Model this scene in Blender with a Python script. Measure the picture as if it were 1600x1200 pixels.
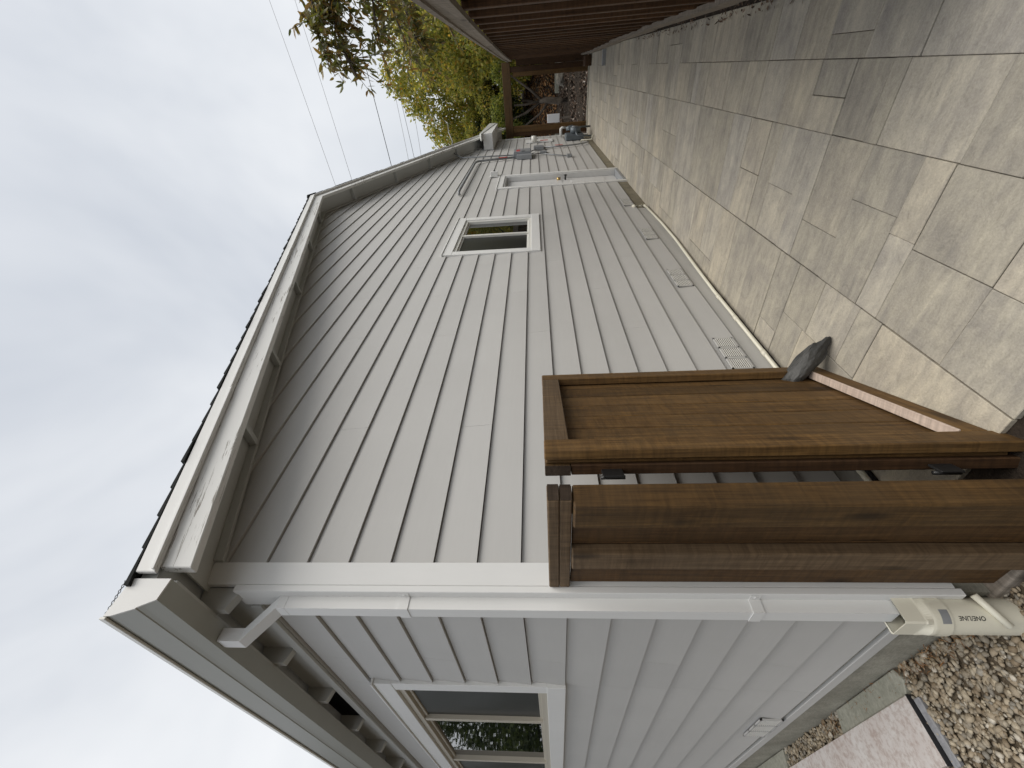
import bpy, bmesh, math, random
import numpy as np
from mathutils import Vector, Matrix
random.seed(7); rng = np.random.default_rng(11)
S = bpy.context.scene
for o in list(bpy.data.objects): bpy.data.objects.remove(o)
R = math.radians
# ------------------------------------------------------------------ camera (phone held sideways: picture is rolled 90 degrees)
yaw, pit, rol = R(37.7), R(4.21), R(-1.8)
fw = Vector((math.cos(yaw)*math.cos(pit), math.sin(yaw)*math.cos(pit), math.sin(pit)))
rt = Vector((math.sin(yaw), -math.cos(yaw), 0)); up = rt.cross(fw)
c_, s_ = math.cos(rol), math.sin(rol)
r2 = c_*rt + s_*up; u2 = -s_*rt + c_*up
cam = bpy.data.cameras.new('camera'); co = bpy.data.objects.new('camera', cam)
S.collection.objects.link(co)
cam.sensor_fit = 'HORIZONTAL'; cam.sensor_width = 36; cam.lens = 637.36/1600*36
cam.clip_start = .05; cam.clip_end = 600
M = Matrix((-u2, r2, -fw)).transposed().to_4x4(); M.translation = (-.7527, -1.5759, 1.7748)
co.matrix_world = M; S.camera = co
S.render.resolution_x = 1024; S.render.resolution_y = 768
# ------------------------------------------------------------------ world: overcast sky
SUN_EL, SUN_AZ = 61, -82            # azimuth of the light measured from +X towards +Y
w = bpy.data.worlds.new('World'); S.world = w; w.use_nodes = True
nt = w.node_tree; N = nt.nodes; L = nt.links; N.clear()
sky = N.new('ShaderNodeTexSky'); sky.sky_type = 'NISHITA'; sky.sun_disc = False
sky.sun_elevation = R(SUN_EL); sky.sun_rotation = R(90-SUN_AZ); sky.air_density = 1.5; sky.dust_density = 3
tc = N.new('ShaderNodeTexCoord')
cl = N.new('ShaderNodeTexNoise'); cl.inputs['Scale'].default_value = 1.25; cl.inputs['Detail'].default_value = 5; cl.inputs['Roughness'].default_value = .55
cl.inputs['Distortion'].default_value = .5
L.new(tc.outputs['Generated'], cl.inputs['Vector'])
cr = N.new('ShaderNodeValToRGB'); cr.color_ramp.elements[0].position = .25; cr.color_ramp.elements[1].position = .72
cr.color_ramp.elements[0].color = (4.15, 4.5, 5.1, 1); cr.color_ramp.elements[1].color = (7.9, 8.0, 8.1, 1)
L.new(cl.outputs['Fac'], cr.inputs['Fac'])
mx = N.new('ShaderNodeMixRGB'); mx.inputs['Fac'].default_value = .92
L.new(sky.outputs['Color'], mx.inputs['Color1']); L.new(cr.outputs['Color'], mx.inputs['Color2'])
bg = N.new('ShaderNodeBackground'); bg.inputs['Strength'].default_value = .069
out = N.new('ShaderNodeOutputWorld'); L.new(mx.outputs['Color'], bg.inputs['Color']); L.new(bg.outputs['Background'], out.inputs['Surface'])
sl = bpy.data.lights.new('sun', 'SUN'); sl.energy = 1.5; sl.angle = R(50); sl.color = (1, .95, .88)
so = bpy.data.objects.new('sun', sl); S.collection.objects.link(so)
a, e_ = R(SUN_AZ), R(SUN_EL)
so.rotation_euler = Vector((math.cos(a)*math.cos(e_), math.sin(a)*math.cos(e_), math.sin(e_))).to_track_quat('Z', 'Y').to_euler()
S.view_settings.view_transform = 'Standard'; S.view_settings.look = 'None'; S.view_settings.gamma = 1
S.view_settings.exposure = 0.88
S.render.engine = 'CYCLES'
# ------------------------------------------------------------------ materials
MATS = {}
def mat(name, base, rough=.6, spec=.4, build=None):
    m = bpy.data.materials.new(name); m.use_nodes = True
    n = m.node_tree.nodes; l = m.node_tree.links; b = n['Principled BSDF']
    b.inputs['Base Color'].default_value = (*base, 1); b.inputs['Roughness'].default_value = rough
    b.inputs['Specular IOR Level'].default_value = spec
    if build: build(n, l, b)
    MATS[name] = m; return m
def coords(n, l, kind='Object', scale=(1, 1, 1), rnd=True):
    t = n.new('ShaderNodeTexCoord'); mp = n.new('ShaderNodeMapping'); mp.inputs['Scale'].default_value = scale
    l.new(t.outputs[kind], mp.inputs['Vector'])
    if rnd and kind == 'Object':
        oi = n.new('ShaderNodeObjectInfo'); ml = n.new('ShaderNodeMath'); ml.operation = 'MULTIPLY'; ml.inputs[1].default_value = 37
        l.new(oi.outputs['Random'], ml.inputs[0]); l.new(ml.outputs[0], mp.inputs['Location'])
    return mp
def world_pos(n, l, scale):
    g = n.new('ShaderNodeNewGeometry'); mp = n.new('ShaderNodeMapping'); mp.inputs['Scale'].default_value = scale
    l.new(g.outputs['Position'], mp.inputs['Vector']); return mp
def noise(n, l, vec, scale, detail=6, rough=.6, dist=0):
    t = n.new('ShaderNodeTexNoise'); t.inputs['Scale'].default_value = scale; t.inputs['Detail'].default_value = detail
    t.inputs['Roughness'].default_value = rough; t.inputs['Distortion'].default_value = dist
    l.new(vec.outputs[0], t.inputs['Vector']); return t.outputs['Fac']
def ramp(n, l, fac, stops):
    r = n.new('ShaderNodeValToRGB'); cr = r.color_ramp
    while len(cr.elements) < len(stops): cr.elements.new(.5)
    for e, (p, c) in zip(cr.elements, stops): e.position = p; e.color = (*c, 1) if len(c) == 3 else c
    l.new(fac, r.inputs['Fac']); return r.outputs['Color']
def mix(n, l, fac, a, b, mode='MIX'):
    m = n.new('ShaderNodeMixRGB'); m.blend_type = mode
    for s, v in (('Fac', fac), ('Color1', a), ('Color2', b)):
        if isinstance(v, (int, float)): m.inputs[s].default_value = v
        elif isinstance(v, tuple): m.inputs[s].default_value = (*v, 1)
        else: l.new(v, m.inputs[s])
    return m.outputs['Color']
def bump(n, l, b, h, strength=.3, dist=.002):
    bp = n.new('ShaderNodeBump'); bp.inputs['Strength'].default_value = strength; bp.inputs['Distance'].default_value = dist
    l.new(h, bp.inputs['Height'])
    if b.inputs['Normal'].is_linked: l.new(b.inputs['Normal'].links[0].from_socket, bp.inputs['Normal'])
    l.new(bp.outputs['Normal'], b.inputs['Normal'])
def rnd_gain(n, l, col, lo, hi):
    oi = n.new('ShaderNodeObjectInfo'); mr = n.new('ShaderNodeMapRange'); mr.inputs['To Min'].default_value = lo; mr.inputs['To Max'].default_value = hi
    l.new(oi.outputs['Random'], mr.inputs['Value'])
    cc = n.new('ShaderNodeCombineColor')
    for i in range(3): l.new(mr.outputs[0], cc.inputs[i])
    return mix(n, l, 1.0, col, cc.outputs[0], 'MULTIPLY')
def paint(base, amount=.06, grain=(4, 60, 60), bs=.12, rnd=None):
    def f(n, l, b):
        p = world_pos(n, l, (1, 1, 1))
        big = noise(n, l, p, 1.3, 4)
        fine = noise(n, l, world_pos(n, l, grain), 1.0, 5, .65)
        lo = tuple(c*(1-amount) for c in base); hi = tuple(min(1, c*(1+amount)) for c in base)
        c = ramp(n, l, big, [(.3, lo), (.7, hi)])
        c = mix(n, l, .22, c, ramp(n, l, fine, [(.35, lo), (.65, hi)]))
        if rnd: c = rnd_gain(n, l, c, *rnd)
        l.new(c, b.inputs['Base Color']); bump(n, l, b, fine, bs, .0015)
    return f
mat('siding', (.5, .49, .475), .55, .35, paint((.495, .488, .468), .04, (5, 5, 70), .22, (.975, 1.02)))
mat('trim', (.78, .78, .76), .5, .4, paint((.74, .74, .72), .04, (30, 30, 8), .18))
mat('eave_paint', (.6, .6, .57), .5, .4, paint((.50, .507, .485), .05, (20, 20, 20), .12))  # tone lowered so the paint carries the shade under the eaves
mat('gutter', (.56, .56, .53), .35, .5, paint((.40, .41, .375), .04, (8, 8, 8), .05))  # grey darkened to hold the shade on the front turned from the light
mat('vinyl', (.8, .79, .75), .35, .5, paint((.74, .73, .68), .03, (8, 8, 8), .05))
mat('tan_vinyl', (.5, .46, .38), .4, .5, paint((.5, .46, .38), .04, (8, 8, 8), .05))
mat('pvc', (.8, .78, .68), .4, .5, paint((.72, .69, .57), .07, (9, 9, 9), .05))
mat('pvc_yellow', (.75, .70, .5), .4, .5, paint((.74, .71, .59), .06, (9, 9, 9), .08))
def cracked(n, l, b):
    t = n.new('ShaderNodeTexCoord'); vr = n.new('ShaderNodeVectorRotate'); vr.rotation_type = 'Y_AXIS'; vr.inputs['Angle'].default_value = math.atan(.337)
    l.new(t.outputs['Object'], vr.inputs['Vector']); p = n.new('ShaderNodeMapping'); p.inputs['Scale'].default_value = (1.6, 30, 34); l.new(vr.outputs[0], p.inputs['Vector'])
    nf = noise(n, l, p, 2.0, 8, .75, .5)
    big = noise(n, l, coords(n, l, 'Object', (1.2, 4, 4)), 1.0, 3)
    k = n.new('ShaderNodeMath'); k.operation = 'ADD'; l.new(nf, k.inputs[0])
    k2 = n.new('ShaderNodeMath'); k2.operation = 'MULTIPLY'; k2.inputs[1].default_value = .35; l.new(big, k2.inputs[0]); l.new(k2.outputs[0], k.inputs[1])
    cracks = ramp(n, l, k.outputs[0], [(.745, (0, 0, 0)), (.785, (1, 1, 1))])
    c = mix(n, l, cracks, (.72, .72, .695), (.24, .22, .19)); l.new(c, b.inputs['Base Color'])
    bump(n, l, b, cracks, -.35, .002); bump(n, l, b, nf, .12, .002)
mat('barge_paint', (.7, .7, .68), .55, .35, cracked)
def wood(axis, cols, gain=(.8, 1.2), sc=1.0):
    st = [26*sc]*3; st[axis] = 1.1*sc
    def f(n, l, b):
        p = coords(n, l, 'Object', tuple(st))
        g1 = noise(n, l, p, 1.0, 7, .62, 1.4)
        k = [5.0]*3; k[axis] = 1.6
        v = n.new('ShaderNodeTexVoronoi'); v.feature = 'F1'; v.inputs['Scale'].default_value = 1.35
        l.new(coords(n, l, 'Object', tuple(k)).outputs[0], v.inputs['Vector'])
        knot = ramp(n, l, v.outputs['Distance'], [(.0, (1, 1, 1)), (.09, (.7, .7, .7)), (.17, (0, 0, 0))])
        blot = noise(n, l, coords(n, l, 'Object', (4, 4, 4)), 1.0, 4, .6)
        fi = [120.0]*3; fi[axis] = 4; fine = noise(n, l, coords(n, l, 'Object', tuple(fi)), 1.0, 4, .7)
        c = ramp(n, l, g1, [(.22, cols[0]), (.48, cols[1]), (.75, cols[2])])
        c = mix(n, l, .42, c, ramp(n, l, fine, [(.3, cols[0]), (.7, cols[2])]))
        rs = [7.0]*3; rs[axis] = 60; saw = noise(n, l, coords(n, l, 'Object', tuple(rs)), 1.0, 3, .6, .3)
        c = mix(n, l, 1.0, c, ramp(n, l, saw, [(.3, (.7, .7, .7)), (.7, (1.25, 1.25, 1.25))]), 'MULTIPLY')
        c = mix(n, l, ramp(n, l, blot, [(.35, (0, 0, 0)), (.75, (.5, .5, .5))]), c, cols[3])
        c = mix(n, l, mix(n, l, 1.0, knot, (.75, .75, .75), 'MULTIPLY'), c, tuple(x*.35 for x in cols[0]))
        c = rnd_gain(n, l, c, *gain)
        l.new(c, b.inputs['Base Color'])
        bump(n, l, b, g1, .35, .004); bump(n, l, b, fine, .35, .002)
    return f
WB = [(.015, .0068, .002), (.08, .040, .011), (.20, .112, .036), (.10, .063, .029)]
WW = [(.045, .027, .014), (.115, .073, .038), (.19, .13, .075), (.14, .10, .062)]
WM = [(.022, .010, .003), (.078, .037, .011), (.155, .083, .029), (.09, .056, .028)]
WD = [(.018, .008, .004), (.06, .028, .011), (.125, .066, .029), (.08, .048, .028)]
WG = [(.12, .10, .08), (.23, .2, .165), (.33, .29, .245), (.24, .2, .16)]
for i, ax in enumerate('XYZ'):
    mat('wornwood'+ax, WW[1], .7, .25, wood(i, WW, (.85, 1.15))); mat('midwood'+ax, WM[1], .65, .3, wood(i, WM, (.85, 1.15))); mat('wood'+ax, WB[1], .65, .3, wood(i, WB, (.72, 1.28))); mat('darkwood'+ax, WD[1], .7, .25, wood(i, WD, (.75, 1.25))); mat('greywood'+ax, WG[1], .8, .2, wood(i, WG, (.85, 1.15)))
mat('endgrain', (.05, .035, .025), .85, .15, wood(0, [(.02, .014, .01), (.045, .032, .022), (.075, .054, .038), (.05, .036, .028)], (.85, 1.15), .8))
mat('lit_rail_top', (.5, .4, .33), .7, .3, wood(0, [(.36, .27, .21), (.5, .40, .33), (.58, .48, .40), (.46, .37, .31)], (.95, 1.05)))  # pale dusty wood with the light on an upward face put into the colour
def paver(n, l, b):
    p = world_pos(n, l, (1, 1, 1))
    oi = n.new('ShaderNodeObjectInfo')
    mp = coords(n, l, 'Object', (11, 1.7, 1)); st = noise(n, l, mp, 1.0, 6, .62, .9)
    st2 = noise(n, l, coords(n, l, 'Object', (34, 4.2, 1)), 1.0, 5, .6, .4)
    bl = noise(n, l, coords(n, l, 'Object', (3, 3, 1)), 1.6, 5, .62, .6)
    fine = noise(n, l, p, 130, 4, .7)
    base = ramp(n, l, oi.outputs['Random'], [(.0, (.445, .412, .347)), (.3, (.41, .383, .33)), (.55, (.465, .424, .35)), (.8, (.425, .394, .337)), (1, (.38, .358, .32))])
    c = mix(n, l, 1.0, base, ramp(n, l, st, [(.28, (.78, .78, .80)), (.5, (.98, .97, .955)), (.72, (1.13, 1.12, 1.08))]), 'MULTIPLY')
    c = mix(n, l, 1.0, c, ramp(n, l, st2, [(.3, (.9, .9, .91)), (.7, (1.08, 1.08, 1.06))]), 'MULTIPLY')
    c = mix(n, l, 1.0, c, ramp(n, l, bl, [(.3, (.82, .82, .84)), (.62, (1.05, 1.045, 1.02))]), 'MULTIPLY')
    c = mix(n, l, 1.0, c, ramp(n, l, fine, [(.3, (.86, .86, .86)), (.7, (1.12, 1.12, 1.12))]), 'MULTIPLY')
    l.new(c, b.inputs['Base Color'])
    cf = noise(n, l, coords(n, l, 'Object', (9, 5, 1)), 2.4, 8, .7, 1.2)
    c = mix(n, l, 1.0, c, ramp(n, l, cf, [(.34, (.86, .86, .86)), (.5, (1, 1, 1)), (.7, (1.1, 1.1, 1.09))]), 'MULTIPLY'); c = rnd_gain(n, l, c, .86, 1.1); l.new(c, b.inputs['Base Color'])
    bump(n, l, b, st2, .4, .005); bump(n, l, b, cf, .6, .008); bump(n, l, b, fine, .35, .001)
mat('paver', (.28, .26, .23), .75, .3, paver)
def concrete(dark, light):
    def f(n, l, b):
        a1 = noise(n, l, world_pos(n, l, (1, 1, 1)), 5, 6, .65); a2 = noise(n, l, world_pos(n, l, (1, 1, 3)), 45, 5, .7)
        c = ramp(n, l, a1, [(.3, dark), (.7, light)])
        c = mix(n, l, 1.0, c, ramp(n, l, a2, [(.3, (.75, .75, .75)), (.7, (1.15, 1.15, 1.15))]), 'MULTIPLY')
        l.new(c, b.inputs['Base Color']); bump(n, l, b, a2, .4, .003); bump(n, l, b, a1, .3, .01)
    return f
mat('concrete', (.3, .28, .22), .85, .2, concrete((.21, .20, .16), (.37, .35, .29)))
mat('foundation_tan', (.3, .26, .18), .85, .2, concrete((.19, .17, .125), (.32, .29, .215)))
mat('flagstone', (.3, .3, .26), .7, .3, concrete((.25, .25, .20), (.37, .36, .30)))
mat('grey_stone', (.3, .3, .31), .5, .4, concrete((.2, .2, .21), (.4, .4, .41)))
mat('rock', (.07, .07, .068), .6, .4, concrete((.035, .036, .036), (.115, .113, .105)))
mat('pale_rock', (.25, .23, .2), .8, .3, concrete((.16, .145, .12), (.32, .29, .245)))
def granite(n, l, b):
    p = world_pos(n, l, (1, 1, 1)); a1 = noise(n, l, p, 34, 5, .75); a2 = noise(n, l, p, 5, 4)
    c = ramp(n, l, a1, [(.40, (.40, .32, .28)), (.47, (.53, .47, .43)), (.55, (.63, .59, .56))])
    c = mix(n, l, .35, c, ramp(n, l, a2, [(.35, (.46, .37, .33)), (.65, (.64, .61, .58))])); l.new(c, b.inputs['Base Color'])
mat('pink_stone', (.55, .48, .44), .45, .45, granite)
mat('black_edge', (.02, .02, .022), .5, .4)
def soil(n, l, b):
    p = world_pos(n, l, (1, 1, 1)); a1 = noise(n, l, p, 9, 8, .7); a2 = noise(n, l, p, 60, 6, .7)
    c = ramp(n, l, a1, [(.3, (.025, .019, .015)), (.6, (.06, .047, .036)), (.8, (.10, .075, .052))])
    l.new(c, b.inputs['Base Color']); bump(n, l, b, a2, .8, .02)
mat('soil', (.07, .055, .04), .95, .1, soil)
def gsoil(n, l, b):
    p = world_pos(n, l, (1, 1, 1)); a1 = noise(n, l, p, 70, 6, .7)
    l.new(ramp(n, l, a1, [(.3, (.06, .045, .03)), (.7, (.2, .16, .11))]), b.inputs['Base Color']); bump(n, l, b, a1, .8, .01)
mat('gravel_soil', (.12, .09, .06), .9, .2, gsoil)
def island(stops, gain=None):
    def f(n, l, b):
        g = n.new('ShaderNodeNewGeometry'); c = ramp(n, l, g.outputs['Random Per Island'], stops)
        fi = noise(n, l, world_pos(n, l, (1, 1, 1)), 90, 4, .65)
        c = mix(n, l, 1.0, c, ramp(n, l, fi, [(.3, (.8, .8, .8)), (.7, (1.15, 1.15, 1.15))]), 'MULTIPLY')
        l.new(c, b.inputs['Base Color'])
    return f
mat('pebble', (.3, .25, .2), .6, .35, island([(0, (.20, .15, .095)), (.2, (.37, .30, .21)), (.4, (.27, .235, .18)), (.55, (.48, .41, .30)), (.72, (.33, .265, .18)), (.88, (.23, .21, .175)), (1, (.60, .54, .44))]))
mat('litter_dark', (.1, .07, .05), .8, .2, island([(0, (.045, .032, .025)), (.45, (.10, .07, .05)), (.8, (.17, .11, .075)), (.93, (.30, .24, .19)), (1, (.5, .45, .4))]))
mat('litter_orange', (.2, .1, .05), .8, .2, island([(0, (.10, .045, .02)), (.4, (.23, .11, .045)), (.75, (.31, .17, .075)), (1, (.38, .26, .13))]))
def leafmat(stops, trans=.5):
    def f(n, l, b):
        g = n.new('ShaderNodeNewGeometry'); c = ramp(n, l, g.outputs['Random Per Island'], stops)
        l.new(c, b.inputs['Base Color'])
        t = n.new('ShaderNodeBsdfTranslucent'); c2 = mix(n, l, 1.0, c, (1.35, 1.3, .8), 'MULTIPLY'); l.new(c2, t.inputs['Color'])
        m = n.new('ShaderNodeMixShader'); m.inputs[0].default_value = trans
        o = n['Material Output']; l.new(b.outputs[0], m.inputs[1]); l.new(t.outputs[0], m.inputs[2]); l.new(m.outputs[0], o.inputs['Surface'])
    return f
mat('leaf_green', (.08, .11, .03), .5, .4, leafmat([(0, (.06, .09, .024)), (.4, (.15, .18, .04)), (.75, (.25, .275, .06)), (1, (.36, .33, .08))]))
mat('leaf_yellow', (.16, .16, .04), .5, .4, leafmat([(0, (.10, .125, .03)), (.35, (.24, .26, .055)), (.7, (.39, .37, .085)), (.9, (.48, .39, .09)), (1, (.46, .25, .06))]))
mat('leaf_dark', (.05, .07, .025), .5, .4, leafmat([(0, (.02, .032, .012)), (.5, (.045, .066, .02)), (1, (.085, .11, .03))]))
mat('leaf_bronze', (.1, .075, .03), .42, .5, leafmat([(0, (.075, .09, .024)), (.35, (.14, .145, .036)), (.62, (.18, .145, .04)), (.86, (.23, .125, .04)), (1, (.21, .22, .06))], .42))
mat('bark', (.09, .07, .055), .9, .2, concrete((.05, .04, .032), (.15, .125, .10)))
mat('shingle', (.02, .022, .022), .9, .2, concrete((.010, .012, .011), (.032, .034, .033)))
mat('black_metal', (.015, .015, .015), .4, .5)
mat('wire', (.03, .03, .03), .6, .3)
mat('wire_pale', (.3, .3, .3), .6, .3)
def metal(c, r):
    def f(n, l, b):
        a = noise(n, l, world_pos(n, l, (1, 1, 1)), 30, 4); l.new(ramp(n, l, a, [(.3, tuple(x*.8 for x in c)), (.7, c)]), b.inputs['Base Color'])
        b.inputs['Metallic'].default_value = .25
    return f
mat('galvanised', (.3, .31, .32), .45, .5, metal((.33, .345, .36), .4))
mat('meter_grey', (.13, .15, .17), .5, .5, metal((.15, .175, .195), .4))
mat('brass', (.5, .36, .15), .35, .5, lambda n, l, b: b.inputs['Metallic'].__setattr__('default_value', .8))
mat('red_label', (.5, .05, .05), .5, .4)
mat('dark_inside', (.01, .01, .01), .9, .1)
mat('print_ink', (.01, .01, .01), .7, .2)
mat('screen', (.03, .03, .028), .35, .35, paint((.02, .021, .019), .1, (200, 200, 200), .1))
def glass(n, l, b):
    b.inputs['IOR'].default_value = 2.2; a = noise(n, l, world_pos(n, l, (1, 1, 1)), 2.2, 3); bump(n, l, b, a, .03, .02)
mat('glass', (.006, .008, .007), .02, .9, glass)
mat('door_paint', (.68, .68, .67), .4, .45, paint((.68, .68, .67), .03, (10, 10, 10), .06))
mat('white_panel', (.8, .8, .79), .5, .4, paint((.78, .78, .77), .03, (10, 10, 10), .05))
# ------------------------------------------------------------------ object helpers
COL = S.collection; W = {}
def tag(o, label=None, cat=None, group=None, kind=None):
    if label: o['label'] = label
    if cat: o['category'] = cat
    if group: o['group'] = group
    if kind: o['kind'] = kind
    return o
def thing(name, label, cat, loc=(0, 0, 0), rotz=0, group=None, local=False):
    o = bpy.data.objects.new(name, None); o.empty_display_size = .1; COL.objects.link(o)
    o.location = loc; o.rotation_euler = (0, 0, rotz)
    W[o] = Vector((0, 0, 0)) if local else Vector(loc)
    return tag(o, label, cat, group)
def link(name, me, m, parent=None, loc=(0, 0, 0)):
    o = bpy.data.objects.new(name, me); COL.objects.link(o); loc = Vector(loc)
    if m is not None and len(me.materials) == 0: me.materials.append(MATS[m])
    if parent is not None: o.parent = parent; o.location = loc-W[parent]
    else: o.location = loc
    W[o] = loc; return o
def mesh(vs, fs):
    me = bpy.data.meshes.new('shape'); me.from_pydata([tuple(v) for v in vs], [], [tuple(f) for f in fs]); me.update(); return me
CACHE = {}
def boxmesh(dx, dy, dz, bev, m):
    k = (round(dx, 4), round(dy, 4), round(dz, 4), bev, m)
    if k in CACHE: return CACHE[k]
    bm = bmesh.new(); bmesh.ops.create_cube(bm, size=1)
    for v in bm.verts: v.co.x *= dx; v.co.y *= dy; v.co.z *= dz
    if bev: bmesh.ops.bevel(bm, geom=bm.edges[:], offset=min(bev, .4*min(dx, dy, dz)), segments=1, affect='EDGES')
    me = bpy.data.meshes.new('shape'); bm.to_mesh(me); bm.free(); me.materials.append(MATS[m]); CACHE[k] = me; return me
def box(name, x, y, z, m, parent=None, bev=.003, rot=None):
    me = boxmesh(x[1]-x[0], y[1]-y[0], z[1]-z[0], bev, m)
    o = link(name, me, m, parent, ((x[0]+x[1])/2, (y[0]+y[1])/2, (z[0]+z[1])/2))
    if rot: o.rotation_euler = rot
    return o
def prism(name, pts, axis, lo, hi, m, parent=None, bev=0):
    # polygon pts in the plane normal to axis (0: y,z  1: x,z  2: x,y), extruded lo..hi
    def P(p, t): return [(t, p[0], p[1]), (p[0], t, p[1]), (p[0], p[1], t)][axis]
    vs = [Vector(P(p, lo)) for p in pts]+[Vector(P(p, hi)) for p in pts]; n = len(pts)
    c = sum(vs, Vector())/len(vs)
    fs = [list(range(n)), list(range(2*n-1, n-1, -1))]+[[i, (i+1) % n+n*0, (i+1) % n+n, i+n] for i in range(n)]
    bm = bmesh.new(); bv = [bm.verts.new(v-c) for v in vs]
    for f in fs: bm.faces.new([bv[i] for i in f])
    bmesh.ops.recalc_face_normals(bm, faces=bm.faces[:])
    if bev: bmesh.ops.bevel(bm, geom=bm.edges[:], offset=bev, segments=1, affect='EDGES')
    me = bpy.data.meshes.new('shape'); bm.to_mesh(me); bm.free()
    return link(name, me, m, parent, c)
def tube_geo(path, rad, n=8):
    path = [Vector([float(q) for q in p]) for p in path]; rad = [float(q) for q in rad] if hasattr(rad, '__len__') else [rad]*len(path)
    vs = []; fs = []
    for i, p in enumerate(path):
        d = (path[min(i+1, len(path)-1)]-path[max(i-1, 0)]).normalized()
        a = d.cross(Vector((0, 0, 1)));
        if a.length < .05: a = d.cross(Vector((1, 0, 0)))
        a.normalize(); b = d.cross(a)
        for k in range(n):
            t = 2*math.pi*k/n; vs.append(p+rad[i]*(math.cos(t)*a+math.sin(t)*b))
    for i in range(len(path)-1):
        for k in range(n): fs.append([i*n+k, i*n+(k+1) % n, (i+1)*n+(k+1) % n, (i+1)*n+k])
    fs.append(list(range(n))[::-1]); fs.append([len(vs)-n+k for k in range(n)])
    return vs, fs
def tube(name, path, rad, m, parent=None, n=10, smooth=True):
    vs, fs = tube_geo(path, rad, n); c = Vector(path[0]); me = mesh([v-c for v in vs], fs)
    if smooth: me.shade_smooth()
    return link(name, me, m, parent, c)
def multi(name, geos, m, parent=None, loc=(0, 0, 0), smooth=False):
    V = []; F = []
    for vs, fs in geos:
        k = len(V); V += [Vector(v)-Vector(loc) for v in vs]; F += [[i+k for i in f] for f in fs]
    me = mesh(V, F)
    if smooth: me.shade_smooth()
    return link(name, me, m, parent, loc)
def boxgeo(x, y, z):
    vs = [(a, b, c) for a in x for b in y for c in z]
    return vs, [[0, 1, 3, 2], [4, 6, 7, 5], [0, 4, 5, 1], [2, 3, 7, 6], [0, 2, 6, 4], [1, 5, 7, 3]]
def npmesh(V, F):
    me = bpy.data.meshes.new('shape'); nv, nf, k = len(V), len(F), F.shape[1]
    me.vertices.add(nv); me.vertices.foreach_set('co', V.astype(np.float32).ravel())
    me.loops.add(nf*k); me.loops.foreach_set('vertex_index', F.astype(np.int32).ravel())
    me.polygons.add(nf); me.polygons.foreach_set('loop_start', np.arange(0, nf*k, k, dtype=np.int32))
    me.update(calc_edges=True); me.validate(); return me
PZ = .30      # patio level
GZ = .19      # gravel level
E7 = .178; Z0 = 3.1252
RX = 5.68; SL = .337
def rake(x, z0): return z0+SL*(RX-abs(x-RX)) if x <= RX else z0+SL*RX-SL*(x-RX)
LX = 12.55    # far end of the gable wall
FY = 7.0      # length of front wall built
# ------------------------------------------------------------------ ground
def ground_z(x, y):
    if x < 12.7: return .12
    if x < 18: return .16+(x-12.7)*.125
    if x < 21.5: return .85+(x-18)*.36
    return 2.1+min(1.2, (x-21.5)*.08)
xs = [-120, -40, -12, -4, 0, 4, 8, 12.6]+[12.75+.45*i for i in range(28)]+[27, 33, 45, 80, 160]
ys = [-120, -50, -20, -10, -6]+[-4+.5*i for i in range(17)]+[6, 10, 20, 50, 120]
vs = [(x, y, ground_z(x, y)+(random.uniform(-.04, .04) if x > 13 and x < 27 else 0)) for x in xs for y in ys]
ny = len(ys); fs = [[i*ny+j, (i+1)*ny+j, (i+1)*ny+j+1, i*ny+j+1] for i in range(len(xs)-1) for j in range(ny-1)]
g = link('ground', mesh(vs, fs), 'soil'); g.data.shade_smooth(); tag(g, 'dark brown soil around the house and beyond the arbour', kind='structure')
# ------------------------------------------------------------------ patio with single pavers
patio = box('patio', (.06, 12.62), (-1.95, .0), (.125, PZ-.018), 'soil', None, 0)
tag(patio, 'paved side yard of mixed grey tan concrete pavers', kind='structure')
cells = []
def band(ya, yb, x, xe, seed):
    r = random.Random(seed); wdt = yb-ya; mid = ya+wdt/2
    while x < xe:
        t = r.random()
        if t < .08: cells.append((x, x+.6, ya, yb)); x += .6
        elif t < .28: cells.append((x, x+.3, ya, yb)); x += .3
        elif t < .40: cells.append((x, x+.15, ya, yb)); x += .15
        else:
            ln = r.choice([.45, .6, .6, .9]); m2 = r.choice([mid, mid, mid, ya+wdt*.25, ya+wdt*.75])
            for lo, hi in ((ya, m2), (m2, yb)):
                q = x
                while q < x+ln-.01:
                    s = min(r.choice([.15, .225, .3, .3, .45]), x+ln-q); cells.append((q, q+s, lo, hi)); q += s
            x += ln
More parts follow.
